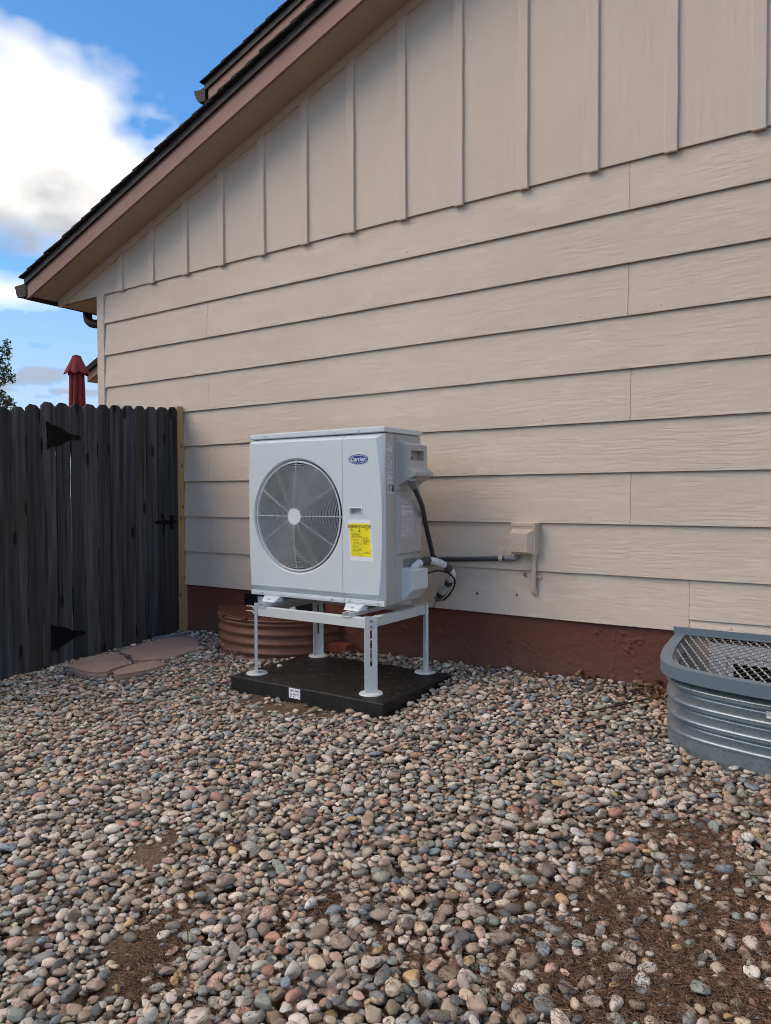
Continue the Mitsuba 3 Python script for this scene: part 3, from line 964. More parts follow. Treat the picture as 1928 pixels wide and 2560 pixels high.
# eave fascia and gutter on the left
add(house + '__eave_fascia', box(-6.43, -6.407, -.3225, 9.2, 2.968, 3.13), 'mat_gutter')
gut = house + '__gutter'
gp = [(-6.43, 3.005), (-6.555, 3.005), (-6.585, 3.045), (-6.59, 3.08), (-6.607, 3.092), (-6.607, 3.112), (-6.601, 3.112), (-6.601, 3.096), (-6.584, 3.084), (-6.579, 3.047), (-6.551, 3.011), (-6.436, 3.011), (-6.436, 3.105), (-6.43, 3.105)]
add(gut, extrude_xz(gp, -.325, 9.2), 'mat_gutter')
add(gut + '__end_cap', extrude_xz([(-6.431, 3.002), (-6.556, 3.002), (-6.588, 3.043), (-6.592, 3.08), (-6.61, 3.092), (-6.61, 3.114), (-6.431, 3.114)], -.328, -.3255), 'mat_gutter')
ds = spline([(-6.50, .34, 3.02), (-6.50, .34, 2.97), (-6.49, .34, 2.925), (-6.44, .34, 2.885), (-6.36, .34, 2.865), (-6.1, .34, 2.805), (-5.86, .34, 2.75), (-5.84, .34, 2.70), (-5.84, .34, 1.5), (-5.84, .34, .2)], 6)
add(house + '__downspout', tube(ds, .042, 14), 'mat_gutter', smooth=40)

# the higher roof behind
up = house + '__upper_roof'
YU = 1.0


def rk2(x, c):
    return c + 0.320 * (x + 5.486)


def strip2(c0, c1, x0, y0, y1):
    return extrude_xz([(x0, rk2(x0, c0)), (3.0, rk2(3, c0)), (3.0, rk2(3, c1)), (x0, rk2(x0, c1))], y0, y1)


add(house + '__upper_fascia', strip2(5.0126, 5.165, -5.486, YU, YU + .03), 'mat_fascia', label='fascia board of the higher roof behind')
add(house + '__upper_fascia_strip', strip2(5.14, 5.20, -5.52, YU - .02, YU - .0005), 'mat_drip')
add(house + '__upper_soffit', strip2(5.02, 5.04, -5.47, YU + .031, YU + .6), 'mat_soffit')
add(up, strip2(5.05, 5.205, -5.50, YU + .0305, 8.2), 'mat_shingle')
for i in range(58):
    x0, x1 = -5.55 + i * .145, -5.55 + (i + 1) * .145 + .06
    add(up + '__shingle_course', extrude_xz([(x0, rk2(x0, 5.219)), (x1, rk2(x1, 5.206)), (x1, rk2(x1, 5.217)), (x0, rk2(x0, 5.233))], YU - .05 + jr.normal(0, .003), 8.3), 'mat_shingle')
add(house + '__upper_wall', extrude_xz([(-5.0, 3.0), (3.0, 3.0), (3.0, rk2(3, 5.03)), (-5.0, rk2(-5, 5.03))], YU + .6, 8.0), 'mat_trim')
gp2 = [(x + .90, z + 2.035) for x, z in gp]
add(house + '__upper_gutter', extrude_xz([(-5.51, 5.03), (-5.60, 5.035), (-5.635, 5.08), (-5.66, 5.14), (-5.665, 5.165), (-5.58, 5.15), (-5.51, 5.16)], YU - .02, 8.2), 'mat_gutter', label='gutter end of the higher roof')

# basement windows
bw = house + '__basement_window'
add(bw, cat([box(-.742, -.660, -.040, -.008, -.55, .440), box(-.659, 1.14, -.040, -.008, .378, .440), box(1.141, 1.22, -.040, -.008, -.55, .440), box(-.659, 1.14, -.040, -.008, -.55, -.46)]), 'mat_frame', label='pale basement window frame seen through the mesh')
add(bw + '__sash', cat([box(-.6585, -.63, -.034, -.01, -.458, .377), box(-.629, 1.139, -.034, -.01, .345, .377)]), 'mat_frame')
add(bw + '__pane', box(-.629, 1.139, -.022, -.016, -.458, .344), 'mat_glass')
add(house + '__window_surround', box(-.872, -.743, -.018, -.0, -.7, .465), 'mat_box_paint', label='tan painted wall beside the basement window')
bw2 = house + '__basement_window_001'
add(bw2, cat([box(-3.90, -3.835, -.022, -.0122, .0, .44), box(-3.585, -3.53, -.024, -.0122, .0, .435), box(-3.834, -3.586, -.022, -.0122, .40, .44)]), 'mat_frame', label='small basement window frame behind the heat pump stand')
add(bw2 + '__pane', box(-4.05, -3.272, -.012, -.0075, .0, .452), 'mat_glass', label='dark pane of the small basement window')

# ------------------------------------------------------------------ gate, fence, post
FXP = -4.70


def picket(y0, y1, zb, ztop, clip=.028, x=FXP, lean=0.0, seed=0):
    r = np.random.default_rng(seed)
    n = 12
    zs = np.linspace(zb, ztop - clip, n)
    y0, y1 = y0 + .0012, y1 - .0012
    l = [(y0 + r.normal(0, .0009) + lean * (z - zb), z) for z in zs]
    rr = [(y1 + r.normal(0, .0009) + lean * (z - zb), z) for z in zs]
    t = lean * (ztop - zb)
    poly = l + [(y0 + clip + t, ztop), (y1 - clip + t, ztop + r.normal(0, .003))] + rr[::-1]
    return extrude_yz(Polygon(poly), x - .016, x + r.normal(0, .0012))


woods = ['mat_wood', 'mat_wood_b', 'mat_wood_c']
tops = np.array([(-1.9, 1.74), (-1.516, 1.77), (-1.443, 1.78), (-1.356, 1.798), (-1.287, 1.813), (-1.194, 1.838), (-1.085, 1.841), (-.979, 1.846), (-.876, 1.853), (-.762, 1.859), (-.655, 1.866), (-.547, 1.872), (-.436, 1.880), (-.333, 1.885), (-.226, 1.893), (-.12, 1.899)])


def top_at(y):
    return float(np.interp(y, tops[:, 0], tops[:, 1]))


fence = thing('wooden_fence', 'weathered grey-black picket fence to the left of the gate', 'fence')
gate = thing('wooden_gate', 'weathered grey-black wooden gate with black strap hinges and a latch', 'gate')
be = [(-1.545, -1.447), (-1.443, -1.346), (-1.3425, -1.242)]
y = -1.553
for i in range(9):
    be.insert(0, (y - .1, y))
    y -= .1045
gates = [(-1.1305, -1.0298), (-1.0192, -.925), (-.9195, -.818), (-.8115, -.7115), (-.7085, -.6055), (-.6025, -.4965), (-.4935, -.3925), (-.3895, -.2875), (-.2845, -.1755)]
for i, (a, b) in enumerate(be):
    c = (a + b) / 2
    hh = {11: .0, 10: -.003, 9: 0}.get(i, 0)
    add(fence + '__picket', picket(a, b, .015 if c < -1.4 else .03, top_at(c) + hh, seed=i), woods[(i * 2) % 3])
a, b = -1.2365, -1.1345
add(fence + '__picket', picket(a, b, .045, top_at(-1.194) + .0, seed=30), 'mat_wood_c')
for z in (.42, 1.55):
    add(fence + '__rail', box(FXP - .056, FXP - .0175, -2.7, -1.14, z - .045, z + .045), 'mat_wood_b')
add(fence + '__post', box(FXP - .145, FXP - .057, -1.23, -1.14, -.3, 1.72), 'mat_wood_b')
for i, (a, b) in enumerate(gates):
    add(gate + '__picket', picket(a, b, .048 + .004 * i, top_at((a + b) / 2), seed=60 + i, x=FXP + .001), woods[(i + (i // 3)) % 3])
for z in (.42, 1.55):
    add(gate + '__rail', box(FXP - .055, FXP - .0185, -1.12, -.18, z - .045, z + .045), 'mat_wood_b')
add(gate + '__brace', hull([(FXP - .054, yy, zz) for yy, zz in ((-1.1, .47), (-1.0, .47), (-.2, 1.5), (-.3, 1.5))] + [(FXP - .019, yy, zz) for yy, zz in ((-1.1, .47), (-1.0, .47), (-.2, 1.5), (-.3, 1.5))]), 'mat_wood_c')


def hinge(dz, dy, lab):
    zc = 1.61 + dz
    X0, X1 = FXP + .0035, FXP + .008
    leaf = Polygon([(-1.206 + dy, zc + .095), (-1.172 + dy, zc + .078), (-1.150 + dy, zc + .072), (-1.150 + dy, zc - .068), (-1.168 + dy, zc - .074), (-1.200 + dy, zc - .092), (-1.205 + dy, zc - .062), (-1.199 + dy, zc - .03), (-1.2035 + dy, zc), (-1.199 + dy, zc + .03), (-1.206 + dy, zc + .062)])
    strap = Polygon([(-1.135 + dy, zc + .066), (-1.105 + dy, zc + .062), (-1.078 + dy, zc + .046), (-1.055 + dy, zc + .030), (-1.03 + dy, zc + .024), (-.995 + dy, zc + .014), (-.975 + dy, zc + .018), (-.958 + dy, zc + .012), (-.944 + dy, zc), (-.958 + dy, zc - .012), (-.975 + dy, zc - .018), (-.995 + dy, zc - .014), (-1.03 + dy, zc - .024), (-1.055 + dy, zc - .030), (-1.078 + dy, zc - .046), (-1.105 + dy, zc - .062), (-1.135 + dy, zc - .066)])
    slots = [(-1.181 + dy, zc + .032), (-1.181 + dy, zc - .034)]
    lp = leaf
    for sy, sz in slots:
        lp = lp.difference(Polygon([(sy - .004, sz - .009), (sy + .004, sz - .009), (sy + .004, sz + .009), (sy - .004, sz + .009)]))
    sp = strap.difference(Polygon([(-1.012 + dy, zc + .006), (-.985 + dy, zc + .004), (-.985 + dy, zc - .004), (-1.012 + dy, zc - .006)]))
    h = add(gate + '__hinge', cat([extrude_yz(lp, X0, X1), extrude_yz(sp, X0, X1), cyl((FXP + .008, -1.1425 + dy, zc - .07), (FXP + .008, -1.1425 + dy, zc + .07), .0075, 12)]), 'mat_iron', label=lab)
    bolts = [cyl((X1, yy, zz), (X1 + .004, yy, zz), .006, 8) for yy, zz in ((-1.19 + dy, zc + .065), (-1.19 + dy, zc - .066), (-1.10 + dy, zc + .028), (-1.10 + dy, zc - .028), (-1.05 + dy, zc), (-.968 + dy, zc))]
    add(h + '__bolt', cat(bolts), 'mat_iron', kind='stuff')


hinge(0, 0, 'upper black strap hinge of the gate')
hinge(-1.375, 0.012, 'lower black strap hinge of the gate')
LX = FXP + .0035
bar = box(LX, LX + .012, -.315, -.135, .982, 1.004, .002)
arm = extrude_yz(Polygon([(-.262, 1.063), (-.248, 1.055), (-.226, 1.012), (-.214, 1.006), (-.214, .982), (-.224, .975), (-.236, .905), (-.240, .872), (-.2475, .905), (-.2475, .975), (-.244, 1.006)]), LX, LX + .006)
keep_ = cat([box(LX, LX + .022, -.172, -.158, .950, 1.045, .002), box(LX, LX + .01, -.172, -.130, 1.028, 1.040), box(LX, LX + .01, -.172, -.140, .938, .949), box(LX + .022, LX + .030, -.19, -.135, .985, 1.0)])
add(gate + '__latch', cat([bar, arm, keep_]), 'mat_iron', label='black iron thumb latch on the gate')

post = thing('gate_post', 'new yellow pine post between the gate and the siding', 'post')
pp = [(-.0895, -.1), (-.005, -.1), (-.005, .47), (-.0275, .49), (-.0275, 1.90), (-.036, 1.915), (-.082, 1.915), (-.0895, 1.905)]
add(post, extrude_yz(Polygon(pp), FXP - .07, FXP + .004), 'mat_pine')
add(post + '__picket', picket(-.172, -.0905, .10, 1.902, clip=.022, seed=99, x=FXP + .001), 'mat_wood_b', label='narrow dark picket fixed beside the pine post')

# ------------------------------------------------------------------ flagstones, slab, brick, pebble on the pad
fl = {'A': ('large red sandstone slab under the middle of the gate', .091), 'B': ('red sandstone slab nearest the pine gate post', .096), 'C': ('small front red sandstone slab by the gate', .088)}
for kx, (lab, zt2) in fl.items():
    pts = np.array(FLAGS[kx])
    r = np.random.default_rng(ord(kx))
    dense = np.array(Polygon(pts).segmentize(.05).exterior.coords)[:-1]
    dense = dense + r.normal(0, .0028, dense.shape)
    lev = [(zt2 - .055, .010), (zt2 - .022, 0.0), (zt2 - .014, .004), (zt2 - .002, .0003), (zt2, .0016)]
    cen = dense.mean(0)
    P = []
    for z, ins in lev:
        q = dense + (cen - dense) / np.linalg.norm(cen - dense, axis=1, keepdims=True) * (ins + np.abs(r.normal(0, .0016, (len(dense), 1))))
        P.append(np.column_stack([q, np.full(len(q), z)]))
    P = np.array(P)
    P = np.concatenate([P, P[:, :1]], 1)
    m_ = grid_mesh(P[::-1])
    top = trimesh.creation.extrude_polygon(Polygon(P[-1, :-1, :2]), .003, engine='earcut').apply_translation((0, 0, zt2 - .003))
    key = numbered('flagstone')
    m_ = cat([m_, top])
    add(key, m_, 'mat_flag')
    labels[key] = {'label': lab, 'category': 'flagstone'}
add('concrete_slab', extrude_xy(Polygon([(-4.72, -.36), (-4.72, -.08), (-4.60, -.08), (-4.56, -.20), (-4.63, -.36)]), .02, .105), 'mat_fitting')
labels['concrete_slab'] = {'label': 'grey concrete slab corner under the gate latch', 'category': 'concrete'}
bm = rbox(-3.185, -2.99, -.125, -.035, .125, .190, .004)
add('brick', tm(bm).apply_transform(trimesh.transformations.rotation_matrix(-.06, (0, 0, 1), (-3.09, -.08, 0))), 'mat_brick', smooth=35)
labels['brick'] = {'label': 'single red brick lying on the stones against the foundation', 'category': 'brick'}
v, f = lib[2][4]
add('pebble', trimesh.Trimesh(v * [.020, .014, .011] + [-3.12, -.64, .137], f, process=False), 'mat_stone', smooth=True, uv=np.tile([4.5 / len(PAL), .3], (len(v), 1)))
labels['pebble'] = {'label': 'single pale pebble lying on top of the black pad', 'category': 'pebble'}

# ------------------------------------------------------------------ equipment pad
pad = thing('equipment_pad', 'black plastic equipment pad under the heat pump stand', 'pad')
pm = rbox(PAD[0], PAD[1], PAD[2], PAD[3], .02, .1285, .007)
pv = tm(pm.refine_to_length(.05))
add(pad, pv, 'mat_pad', smooth=40)
lb = add(pad + '__sticker', box(-2.765, -2.683, -.9565, -.955, .066, .122), 'mat_white', label='white size sticker on the front of the pad')
yT = -.9565
add(lb + '__lettering', cat([front_text('gsl', -2.744, yT, .1085, .010, slant=.2, bold=True), front_text('28 x 42 x 3', -2.724, yT, .089, .0085), front_text('W', -2.751, yT, .0745, .006, bold=True), front_text('8', -2.730, yT, .0745, .006, bold=True)]), 'mat_ink')
add(lb + '__lettering', front_text('Pads', -2.705, yT, .1085, .0085, bold=True), 'mat_red_ink')

# ------------------------------------------------------------------ stand
stand = thing('equipment_stand', 'pale grey steel stand with four legs on the black pad', 'stand')
ZR = .5335


def leg(px, py, ang, slots):
    """channel leg whose face looks along the horizontal direction ang"""
    c, s = math.cos(ang), math.sin(ang)
    w, d, t = .034, .016, .003
    prof_ = Polygon([(-w, -d), (-w, 0), (w, 0), (w, -d), (w - t, -d), (w - t, -t), (-w + t, -t), (-w + t, -d)])
    top = .548
    m_ = trimesh.creation.extrude_polygon(prof_, top - .133, engine='earcut')
    man = mf(m_)
    for z0 in slots:
        sl = m3.Manifold.batch_hull([m3.Manifold.cylinder(.03, .0055, .0055, 14).rotate((90, 0, 0)).translate((0, .015, z - .133)) for z in (z0 + .005, z0 + .042)])
        man = man - sl
    m_ = tm(man)
    v = np.array(m_.vertices)
    m_.vertices = np.stack([px - s * v[:, 0] + c * v[:, 1], py + c * v[:, 0] + s * v[:, 1], v[:, 2] + .133], 1)
    k = add(stand + '__leg', m_, 'mat_stand')
    fp = m3.Manifold.cylinder(.006, .066, .062, 40).translate((px - c * .012, py - s * .012, .1285))
    add(k + '__foot', tm(fp), 'mat_stand', smooth=30)
    return k


corners = {'FR': (-2.284, -.836, -math.pi / 4), 'FL': (-3.142, -.836, -3 * math.pi / 4), 'BR': (-2.290, -.244, math.pi / 4), 'BL': (-3.136, -.244, 3 * math.pi / 4)}
for q, (px_, py_, an) in corners.items():
    k = leg(px_, py_, an, (.277, .321, .373, .426) if q in ('FR', 'BL') else (.277, .321, .373, .426))
    c, s = math.cos(an), math.sin(an)
    for zz in (.493, .523):
        add(k + '__bolt', tm(m3.Manifold.cylinder(.010, .009, .0075, 12).rotate((0, 90, 0)).rotate((0, 0, math.degrees(an))).translate((px_ + c * .0, py_ + s * .0, zz))), 'mat_steel', smooth=40)
for yy, sg in ((-.845, 1), (-.240, -1)):
    add(stand + '__rail', cat([box(-3.128, -2.306, yy, yy + sg * .003, .4805, ZR, .0008), box(-3.128, -2.306, yy + sg * .0031, yy + sg * .042, ZR - .003, ZR, .0008)]), 'mat_stand')
for xx, sg in ((-2.283, -1), (-3.143, 1)):
    add(stand + '__rail', cat([box(xx, xx + sg * .003, -.822, -.262, .4845, ZR + .0025, .0008), box(xx + sg * .0031, xx + sg * .042, -.822, -.262, ZR - .0005, ZR + .0025, .0008)]), 'mat_stand')
for xc in (-3.078, -2.439):
    w, h_, t = .0255, .0235, .0025
    prof_ = Polygon([(xc - w, ZR), (xc - w, ZR + h_), (xc - w + .011, ZR + h_), (xc - w + .011, ZR + h_ - t), (xc - w + t, ZR + h_ - t), (xc - w + t, ZR + t), (xc + w - t, ZR + t), (xc + w - t, ZR + h_ - t), (xc + w - .011, ZR + h_ - t), (xc + w - .011, ZR + h_), (xc + w, ZR + h_), (xc + w, ZR)])
    kr = add(stand + '__cross_channel', extrude_xz(prof_, -.853, -.225), 'mat_stand')
    add(kr + '__bolt', tm(m3.Manifold.cylinder(.008, .007, .006, 6).translate((xc + .012, -.80, ZR + .001))), 'mat_steel')
add(stand + '__through_bolt', cyl((-3.20, -.84, .532), (-3.145, -.84, .532), .004, 8), 'mat_steel', smooth=40)
add(stand + '__through_bolt', cyl((-3.205, -.84, .503), (-3.145, -.84, .503), .004, 8), 'mat_steel', smooth=40)

# ------------------------------------------------------------------ heat pump
hp = thing('heat_pump', 'pale grey outdoor heat pump unit with round fan grille on a steel stand', 'heat pump')
BX0, BX1, BY0, BY1, BZ0, BZ1 = -3.253, -2.265, -.722, -.358, .5885, 1.5395
FC, FR_ = (-2.879, 1.0755), .322
body = rbox(BX0, BX1, BY0, BY1, BZ0, BZ1, .006) if False else mf(box(BX0, BX1, BY0, BY1, BZ0, BZ1, .004))
cavity = m3.Manifold.cylinder(.26, FR_ + .004, FR_ + .004, 64).rotate((90, 0, 0)).translate((FC[0], -.47, FC[1]))
body = body - cavity
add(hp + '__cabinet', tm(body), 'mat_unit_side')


def plate(flat, basep, y0, y1):
    return hull([(x, y0, z) for x, z in basep] + [(x, y1, z) for x, z in flat])


flat_l = [(-2.538, 1.511), (-3.252, 1.515), (-3.2585, 1.30), (-3.2595, 1.09), (-3.257, .85), (-3.246, .648), (-2.538, .6485)]
base_l = [(-2.538, 1.536), (-3.2585, 1.537), (-3.2615, 1.09), (-3.2615, .618), (-2.538, .618)]
flat_r = [(-2.535, 1.511), (-2.305, 1.508), (-2.284, 1.35), (-2.272, 1.2), (-2.2675, 1.06), (-2.270, .90), (-2.279, .75), (-2.290, .649), (-2.535, .6485)]
base_r = [(-2.535, 1.536), (-2.2605, 1.536), (-2.2605, .618), (-2.535, .618)]
ring_cut = m3.Manifold.cylinder(.08, FR_ + .012, FR_ + .012, 96).rotate((90, 0, 0)).translate((FC[0], -.69, FC[1]))
fp_l = mf(plate(flat_l, base_l, -.7225, -.752))
ring_bev = m3.Manifold.cylinder(.010, FR_ + .012, FR_ + .021, 96).rotate((90, 0, 0)).translate((FC[0], -.7425, FC[1]))
fp_l = fp_l - ring_cut - ring_bev
add(hp + '__fan_panel', tm(fp_l), 'mat_unit', smooth=18)
fp_r = mf(plate(flat_r, base_r, -.7225, -.752))
hx0, hx1, hz0, hz1 = -2.491, -2.397, 1.088, 1.1315
fp_r = fp_r - mf(box(hx0 + .007, hx1 - .007, -.80, -.726, hz0 + .006, hz1 - .006))
sp = add(hp + '__service_panel', tm(fp_r), 'mat_unit', smooth=18)
hr = mf(box(hx0, hx1, -.7555, -.746, hz0, hz1, .002)) - mf(box(hx0 + .0075, hx1 - .0075, -.80, -.70, hz0 + .0065, hz1 - .0065))
add(sp + '__handle', tm(hr), 'mat_unit', label='small recessed handle in the service panel')
add(sp + '__handle_pocket', box(hx0 + .0073, hx1 - .0073, -.7285, -.7265, hz0 + .0063, hz1 - .0063), 'mat_unit_side')
# base pan strip with screws
bs = add(hp + '__base_strip', cat([box(-3.262, -2.537, -.7405, -.7222, BZ0, .6165, .002), box(-2.534, -2.262, -.7405, -.7222, BZ0 - .001, .6165, .002)]), 'mat_unit')
add(bs + '__rib', cat([box(-3.235, -2.55, -.7430, -.7407, .597, .608, .001), box(-2.52, -2.285, -.7430, -.7407, .597, .608, .001)]), 'mat_unit')
for x in (-3.16, -2.62, -2.495, -2.30):
    add(bs + '__screw', tm(m3.Manifold.cylinder(.004, .0055, .0045, 10).rotate((90, 0, 0)).translate((x, -.7432, .6025))), 'mat_steel', smooth=40)
# lid
lid = add(hp + '__lid', cat([box(-3.2625, -2.2545, -.742, -.349, 1.5415, 1.571, .004), box(-3.12, -2.36, -.69, -.38, 1.5712, 1.578, .003)]), 'mat_unit')
for x in (-3.13, -2.60, -2.43):
    add(lid + '__screw', tm(m3.Manifold.cylinder(.005, .0055, .0045, 10).rotate((90, 0, 0)).translate((x, -.7425, 1.556))), 'mat_steel', smooth=40)
for yy in (-.62, -.372):
    add(lid + '__screw', tm(m3.Manifold.cylinder(.005, .0055, .0045, 10).rotate((0, 90, 0)).translate((-2.2545, yy, 1.556))), 'mat_steel', smooth=40)
# fan grille: concentric wire rings, spokes, hub disc
gr = hp + '__fan_grille'


def dome(r):
    return -.744 - .028 * (1 - (r / FR_) ** 2)


hub = m3.Manifold.cylinder(.006, .047, .049, 48).rotate((90, 0, 0)).translate((FC[0] + .004, dome(.03) + .002, FC[1] - .001))
add(gr, tm(hub), 'mat_grille', smooth=30, label='round plain disc at the centre of the grille')
th = np.linspace(0, 2 * np.pi, 73)[:-1]


def ring(r, y, wr):
    s = 6
    ph = np.arange(s) * 2 * np.pi / s
    P = np.zeros((72, s, 3))
    rr = r + wr * np.cos(ph)[None, :]
    P[..., 0] = FC[0] + rr * np.cos(th)[:, None]
    P[..., 2] = FC[1] + rr * np.sin(th)[:, None]
    P[..., 1] = y + wr * np.sin(ph)[None, :]
    i, j = np.meshgrid(np.arange(72), np.arange(s), indexing='ij')
    q = np.stack([i * s + j, ((i + 1) % 72) * s + j, ((i + 1) % 72) * s + (j + 1) % s, i * s + (j + 1) % s], -1).reshape(-1, 4)
    return trimesh.Trimesh(P.reshape(-1, 3), np.vstack([q[:, [0, 2, 1]], q[:, [0, 3, 2]]]), process=False)


for r in np.linspace(.055, .3155, 27):
    add(gr + '__ring', ring(r, dome(r), .00135), 'mat_grille', smooth=True)
add(gr + '__ring', ring(.321, -.744, .004), 'mat_grille', smooth=True)
for k in range(10):
    a = math.radians(90 + 36 * k - (3 if k in (0, 5) else 0))
    a = math.radians([90, 60, 31, 0, -31, -60, -90, -120, 211, 180, 149, 120][k]) if k < 12 else a
for ad in (90, 60, 31, 0, -31, -60, -90, -120, 211, 180, 149, 120):
    a = math.radians(ad)
    pts = [(FC[0] + r * math.cos(a), dome(r) - .004, FC[1] + r * math.sin(a)) for r in np.linspace(.045, .322, 6)]
    add(gr + '__spoke', tube(pts, .0024, 6), 'mat_grille', smooth=True)
for ad in (90, 0, -88, 180):
    a = math.radians(ad)
    add(gr + '__screw', tm(m3.Manifold.cylinder(.006, .007, .006, 10).rotate((90, 0, 0)).translate((FC[0] + .328 * math.cos(a), -.744, FC[1] + .328 * math.sin(a)))), 'mat_steel', smooth=40)
# fan and coil inside
fan = hp + '__fan'
add(fan, tm(m3.Manifold.cylinder(.09, .062, .055, 40).rotate((90, 0, 0)).translate((FC[0], -.58, FC[1]))), 'mat_fan', smooth=30)
for k in range(3):
    a0 = math.radians(-55 + 120 * k)
    P = []
    for rr in np.linspace(.058, .305, 9):
        row = []
        for t in np.linspace(0, 1, 9):
            a = a0 + (t - .5) * math.radians(82) + .35 * (rr / .3)
            row.append((FC[0] + rr * math.cos(a), -.62 - .055 * (t - .5) * 2 - .01 * math.sin(math.pi * t), FC[1] + rr * math.sin(a)))
        P.append(row)
    P = np.array(P)
    b = grid_mesh(P)
    P2 = P + [0, .005, 0]
    add(fan + '__blade', cat([b, grid_mesh(P2[::-1])]), 'mat_fan', smooth=True)
add(hp + '__fan_housing', tm(m3.Manifold.cylinder(.002, .325, .325, 48).rotate((90, 0, 0)).translate((FC[0], -.4712, FC[1]))), 'mat_dark', label='dark inside of the fan opening')
bell = m3.Manifold.cylinder(.195, FR_ + .0035, FR_ + .0035, 64) - m3.Manifold.cylinder(.21, FR_ - .003, FR_ - .006, 64).translate((0, 0, -.005))
add(hp + '__fan_shroud', tm(bell.rotate((90, 0, 0)).translate((FC[0], -.5245, FC[1]))), 'mat_dark', smooth=30)
# maker's oval badge
el_ = Polygon([(-2.4235 + .0655 * math.cos(t), 1.397 + .0275 * math.sin(t)) for t in np.linspace(0, 2 * np.pi, 49)[:-1]])
el_w = Polygon([(-2.4235 + .0595 * math.cos(t), 1.397 + .0225 * math.sin(t)) for t in np.linspace(0, 2 * np.pi, 49)[:-1]])
bd = add(hp + '__badge', extrude_xz(el_, -.7545, -.752), 'mat_logo', label='blue oval badge with white lettering')
add(bd + '__rim', extrude_xz(el_w.difference(el_w.buffer(-.0018)), -.7552, -.7545), 'mat_white')
add(bd + '__lettering', front_text('Carrier', -2.4235, -.7545, 1.3965, .0205, slant=.24, sx=1.12, bold=True), 'mat_white')
# energy label on white backing, slightly turned
ROT = math.radians(-4.0)


def turned(x, z, cx_=-2.411, cz_=.951):
    c, s = math.cos(-ROT), math.sin(-ROT)
    # the label leans: its foot stands a little to the right
    return cx_ + (x - cx_) - (z - cz_) * .085, z


def sheet(x0, x1, z0, z1, y, t=.0006):
    return extrude_xz([turned(x0, z0), turned(x1, z0), turned(x1, z1), turned(x0, z1)], y - t, y)


eg = add(hp + '__energy_label', sheet(-2.490, -2.335, .834, 1.063, -.752), 'mat_white', label='white backing sheet of the yellow energy label')
add(eg + '__yellow_sheet', sheet(-2.483, -2.343, .858, 1.041, -.7527), 'mat_yellow', label='yellow energy label')
ye = -.7534


def etext(t, x, z, h, **k):
    X_, Z_ = turned(x, z)
    return front_text(t, X_, ye, Z_, h, depth=.0006, rot=0, **k)


rows = [etext('ENERGYGUIDE', -2.413, 1.024, .0165, bold=True, sx=.98), etext('14.5-17.5', -2.437, .9665, .0105, bold=True, sx=.95), etext('8.4-8.5', -2.437, .895, .0105, bold=True, sx=.95)]
X_, Z_ = turned(-2.413, 1.004)
rows.append(extrude_xz([(X_ - .0018, Z_ + .014), (X_ + .0018, Z_ + .014), (X_ + .0018, Z_ - .002), (X_ + .008, Z_ - .002), (X_, Z_ - .012), (X_ - .008, Z_ - .002), (X_ - .0018, Z_ - .002)], ye - .0006, ye))
er = np.random.default_rng(4)


def frame_lines(x0, x1, z0, z1, w=.0007):
    return [sheet(x0, x1, z1 - w, z1, ye), sheet(x0, x1, z0, z0 + w, ye), sheet(x0, x0 + w, z0 + w, z1 - w, ye), sheet(x1 - w, x1, z0 + w, z1 - w, ye)]


rows += frame_lines(-2.472, -2.403, .925, .996) + frame_lines(-2.472, -2.403, .859, .920)
for z in list(np.arange(.985, .975, -.0046)) + [.951, .947, .936, .931, .912, .907, .882, .871]:
    rows.append(sheet(-2.463, -2.463 + er.uniform(.035, .052), z, z + .0016, ye))
for z in np.arange(.962, .925, -.0043):
    rows.append(sheet(-2.396, -2.396 + er.uniform(.028, .042), z, z + .0014, ye))
for z in (.880, .875):
    rows.append(sheet(-2.396, -2.354, z, z + .0014, ye))
for z in (1.008, 1.004, 1.0):
    rows.append(sheet(-2.478, -2.478 + er.uniform(.014, .026), z, z + .0014, ye))
    rows.append(sheet(-2.372, -2.372 + er.uniform(.010, .02), z, z + .0014, ye))
add(eg + '__lettering', cat(rows), 'mat_ink')

# right side: labels, covers
XS = BX1
add(hp + '__rating_label', box(XS, XS + .0007, -.704, -.652, 1.256, 1.524), 'mat_print', label='tall white rating label with small print on the right side')
add(hp + '__barcode_label', box(XS, XS + .0007, -.704, -.638, 1.208, 1.251), 'mat_barcode', label='barcode label under the rating label')
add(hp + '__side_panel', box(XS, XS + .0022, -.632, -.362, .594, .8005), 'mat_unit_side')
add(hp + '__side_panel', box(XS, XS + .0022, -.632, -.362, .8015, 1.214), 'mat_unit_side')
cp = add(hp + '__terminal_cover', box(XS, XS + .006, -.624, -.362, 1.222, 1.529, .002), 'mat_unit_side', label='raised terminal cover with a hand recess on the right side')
sph = m3.Manifold.sphere(.007, 12)


def rhull(pts, r=.007):
    s = m3.Manifold.sphere(r, 12)
    return m3.Manifold.batch_hull([s.translate(p) for p in pts])


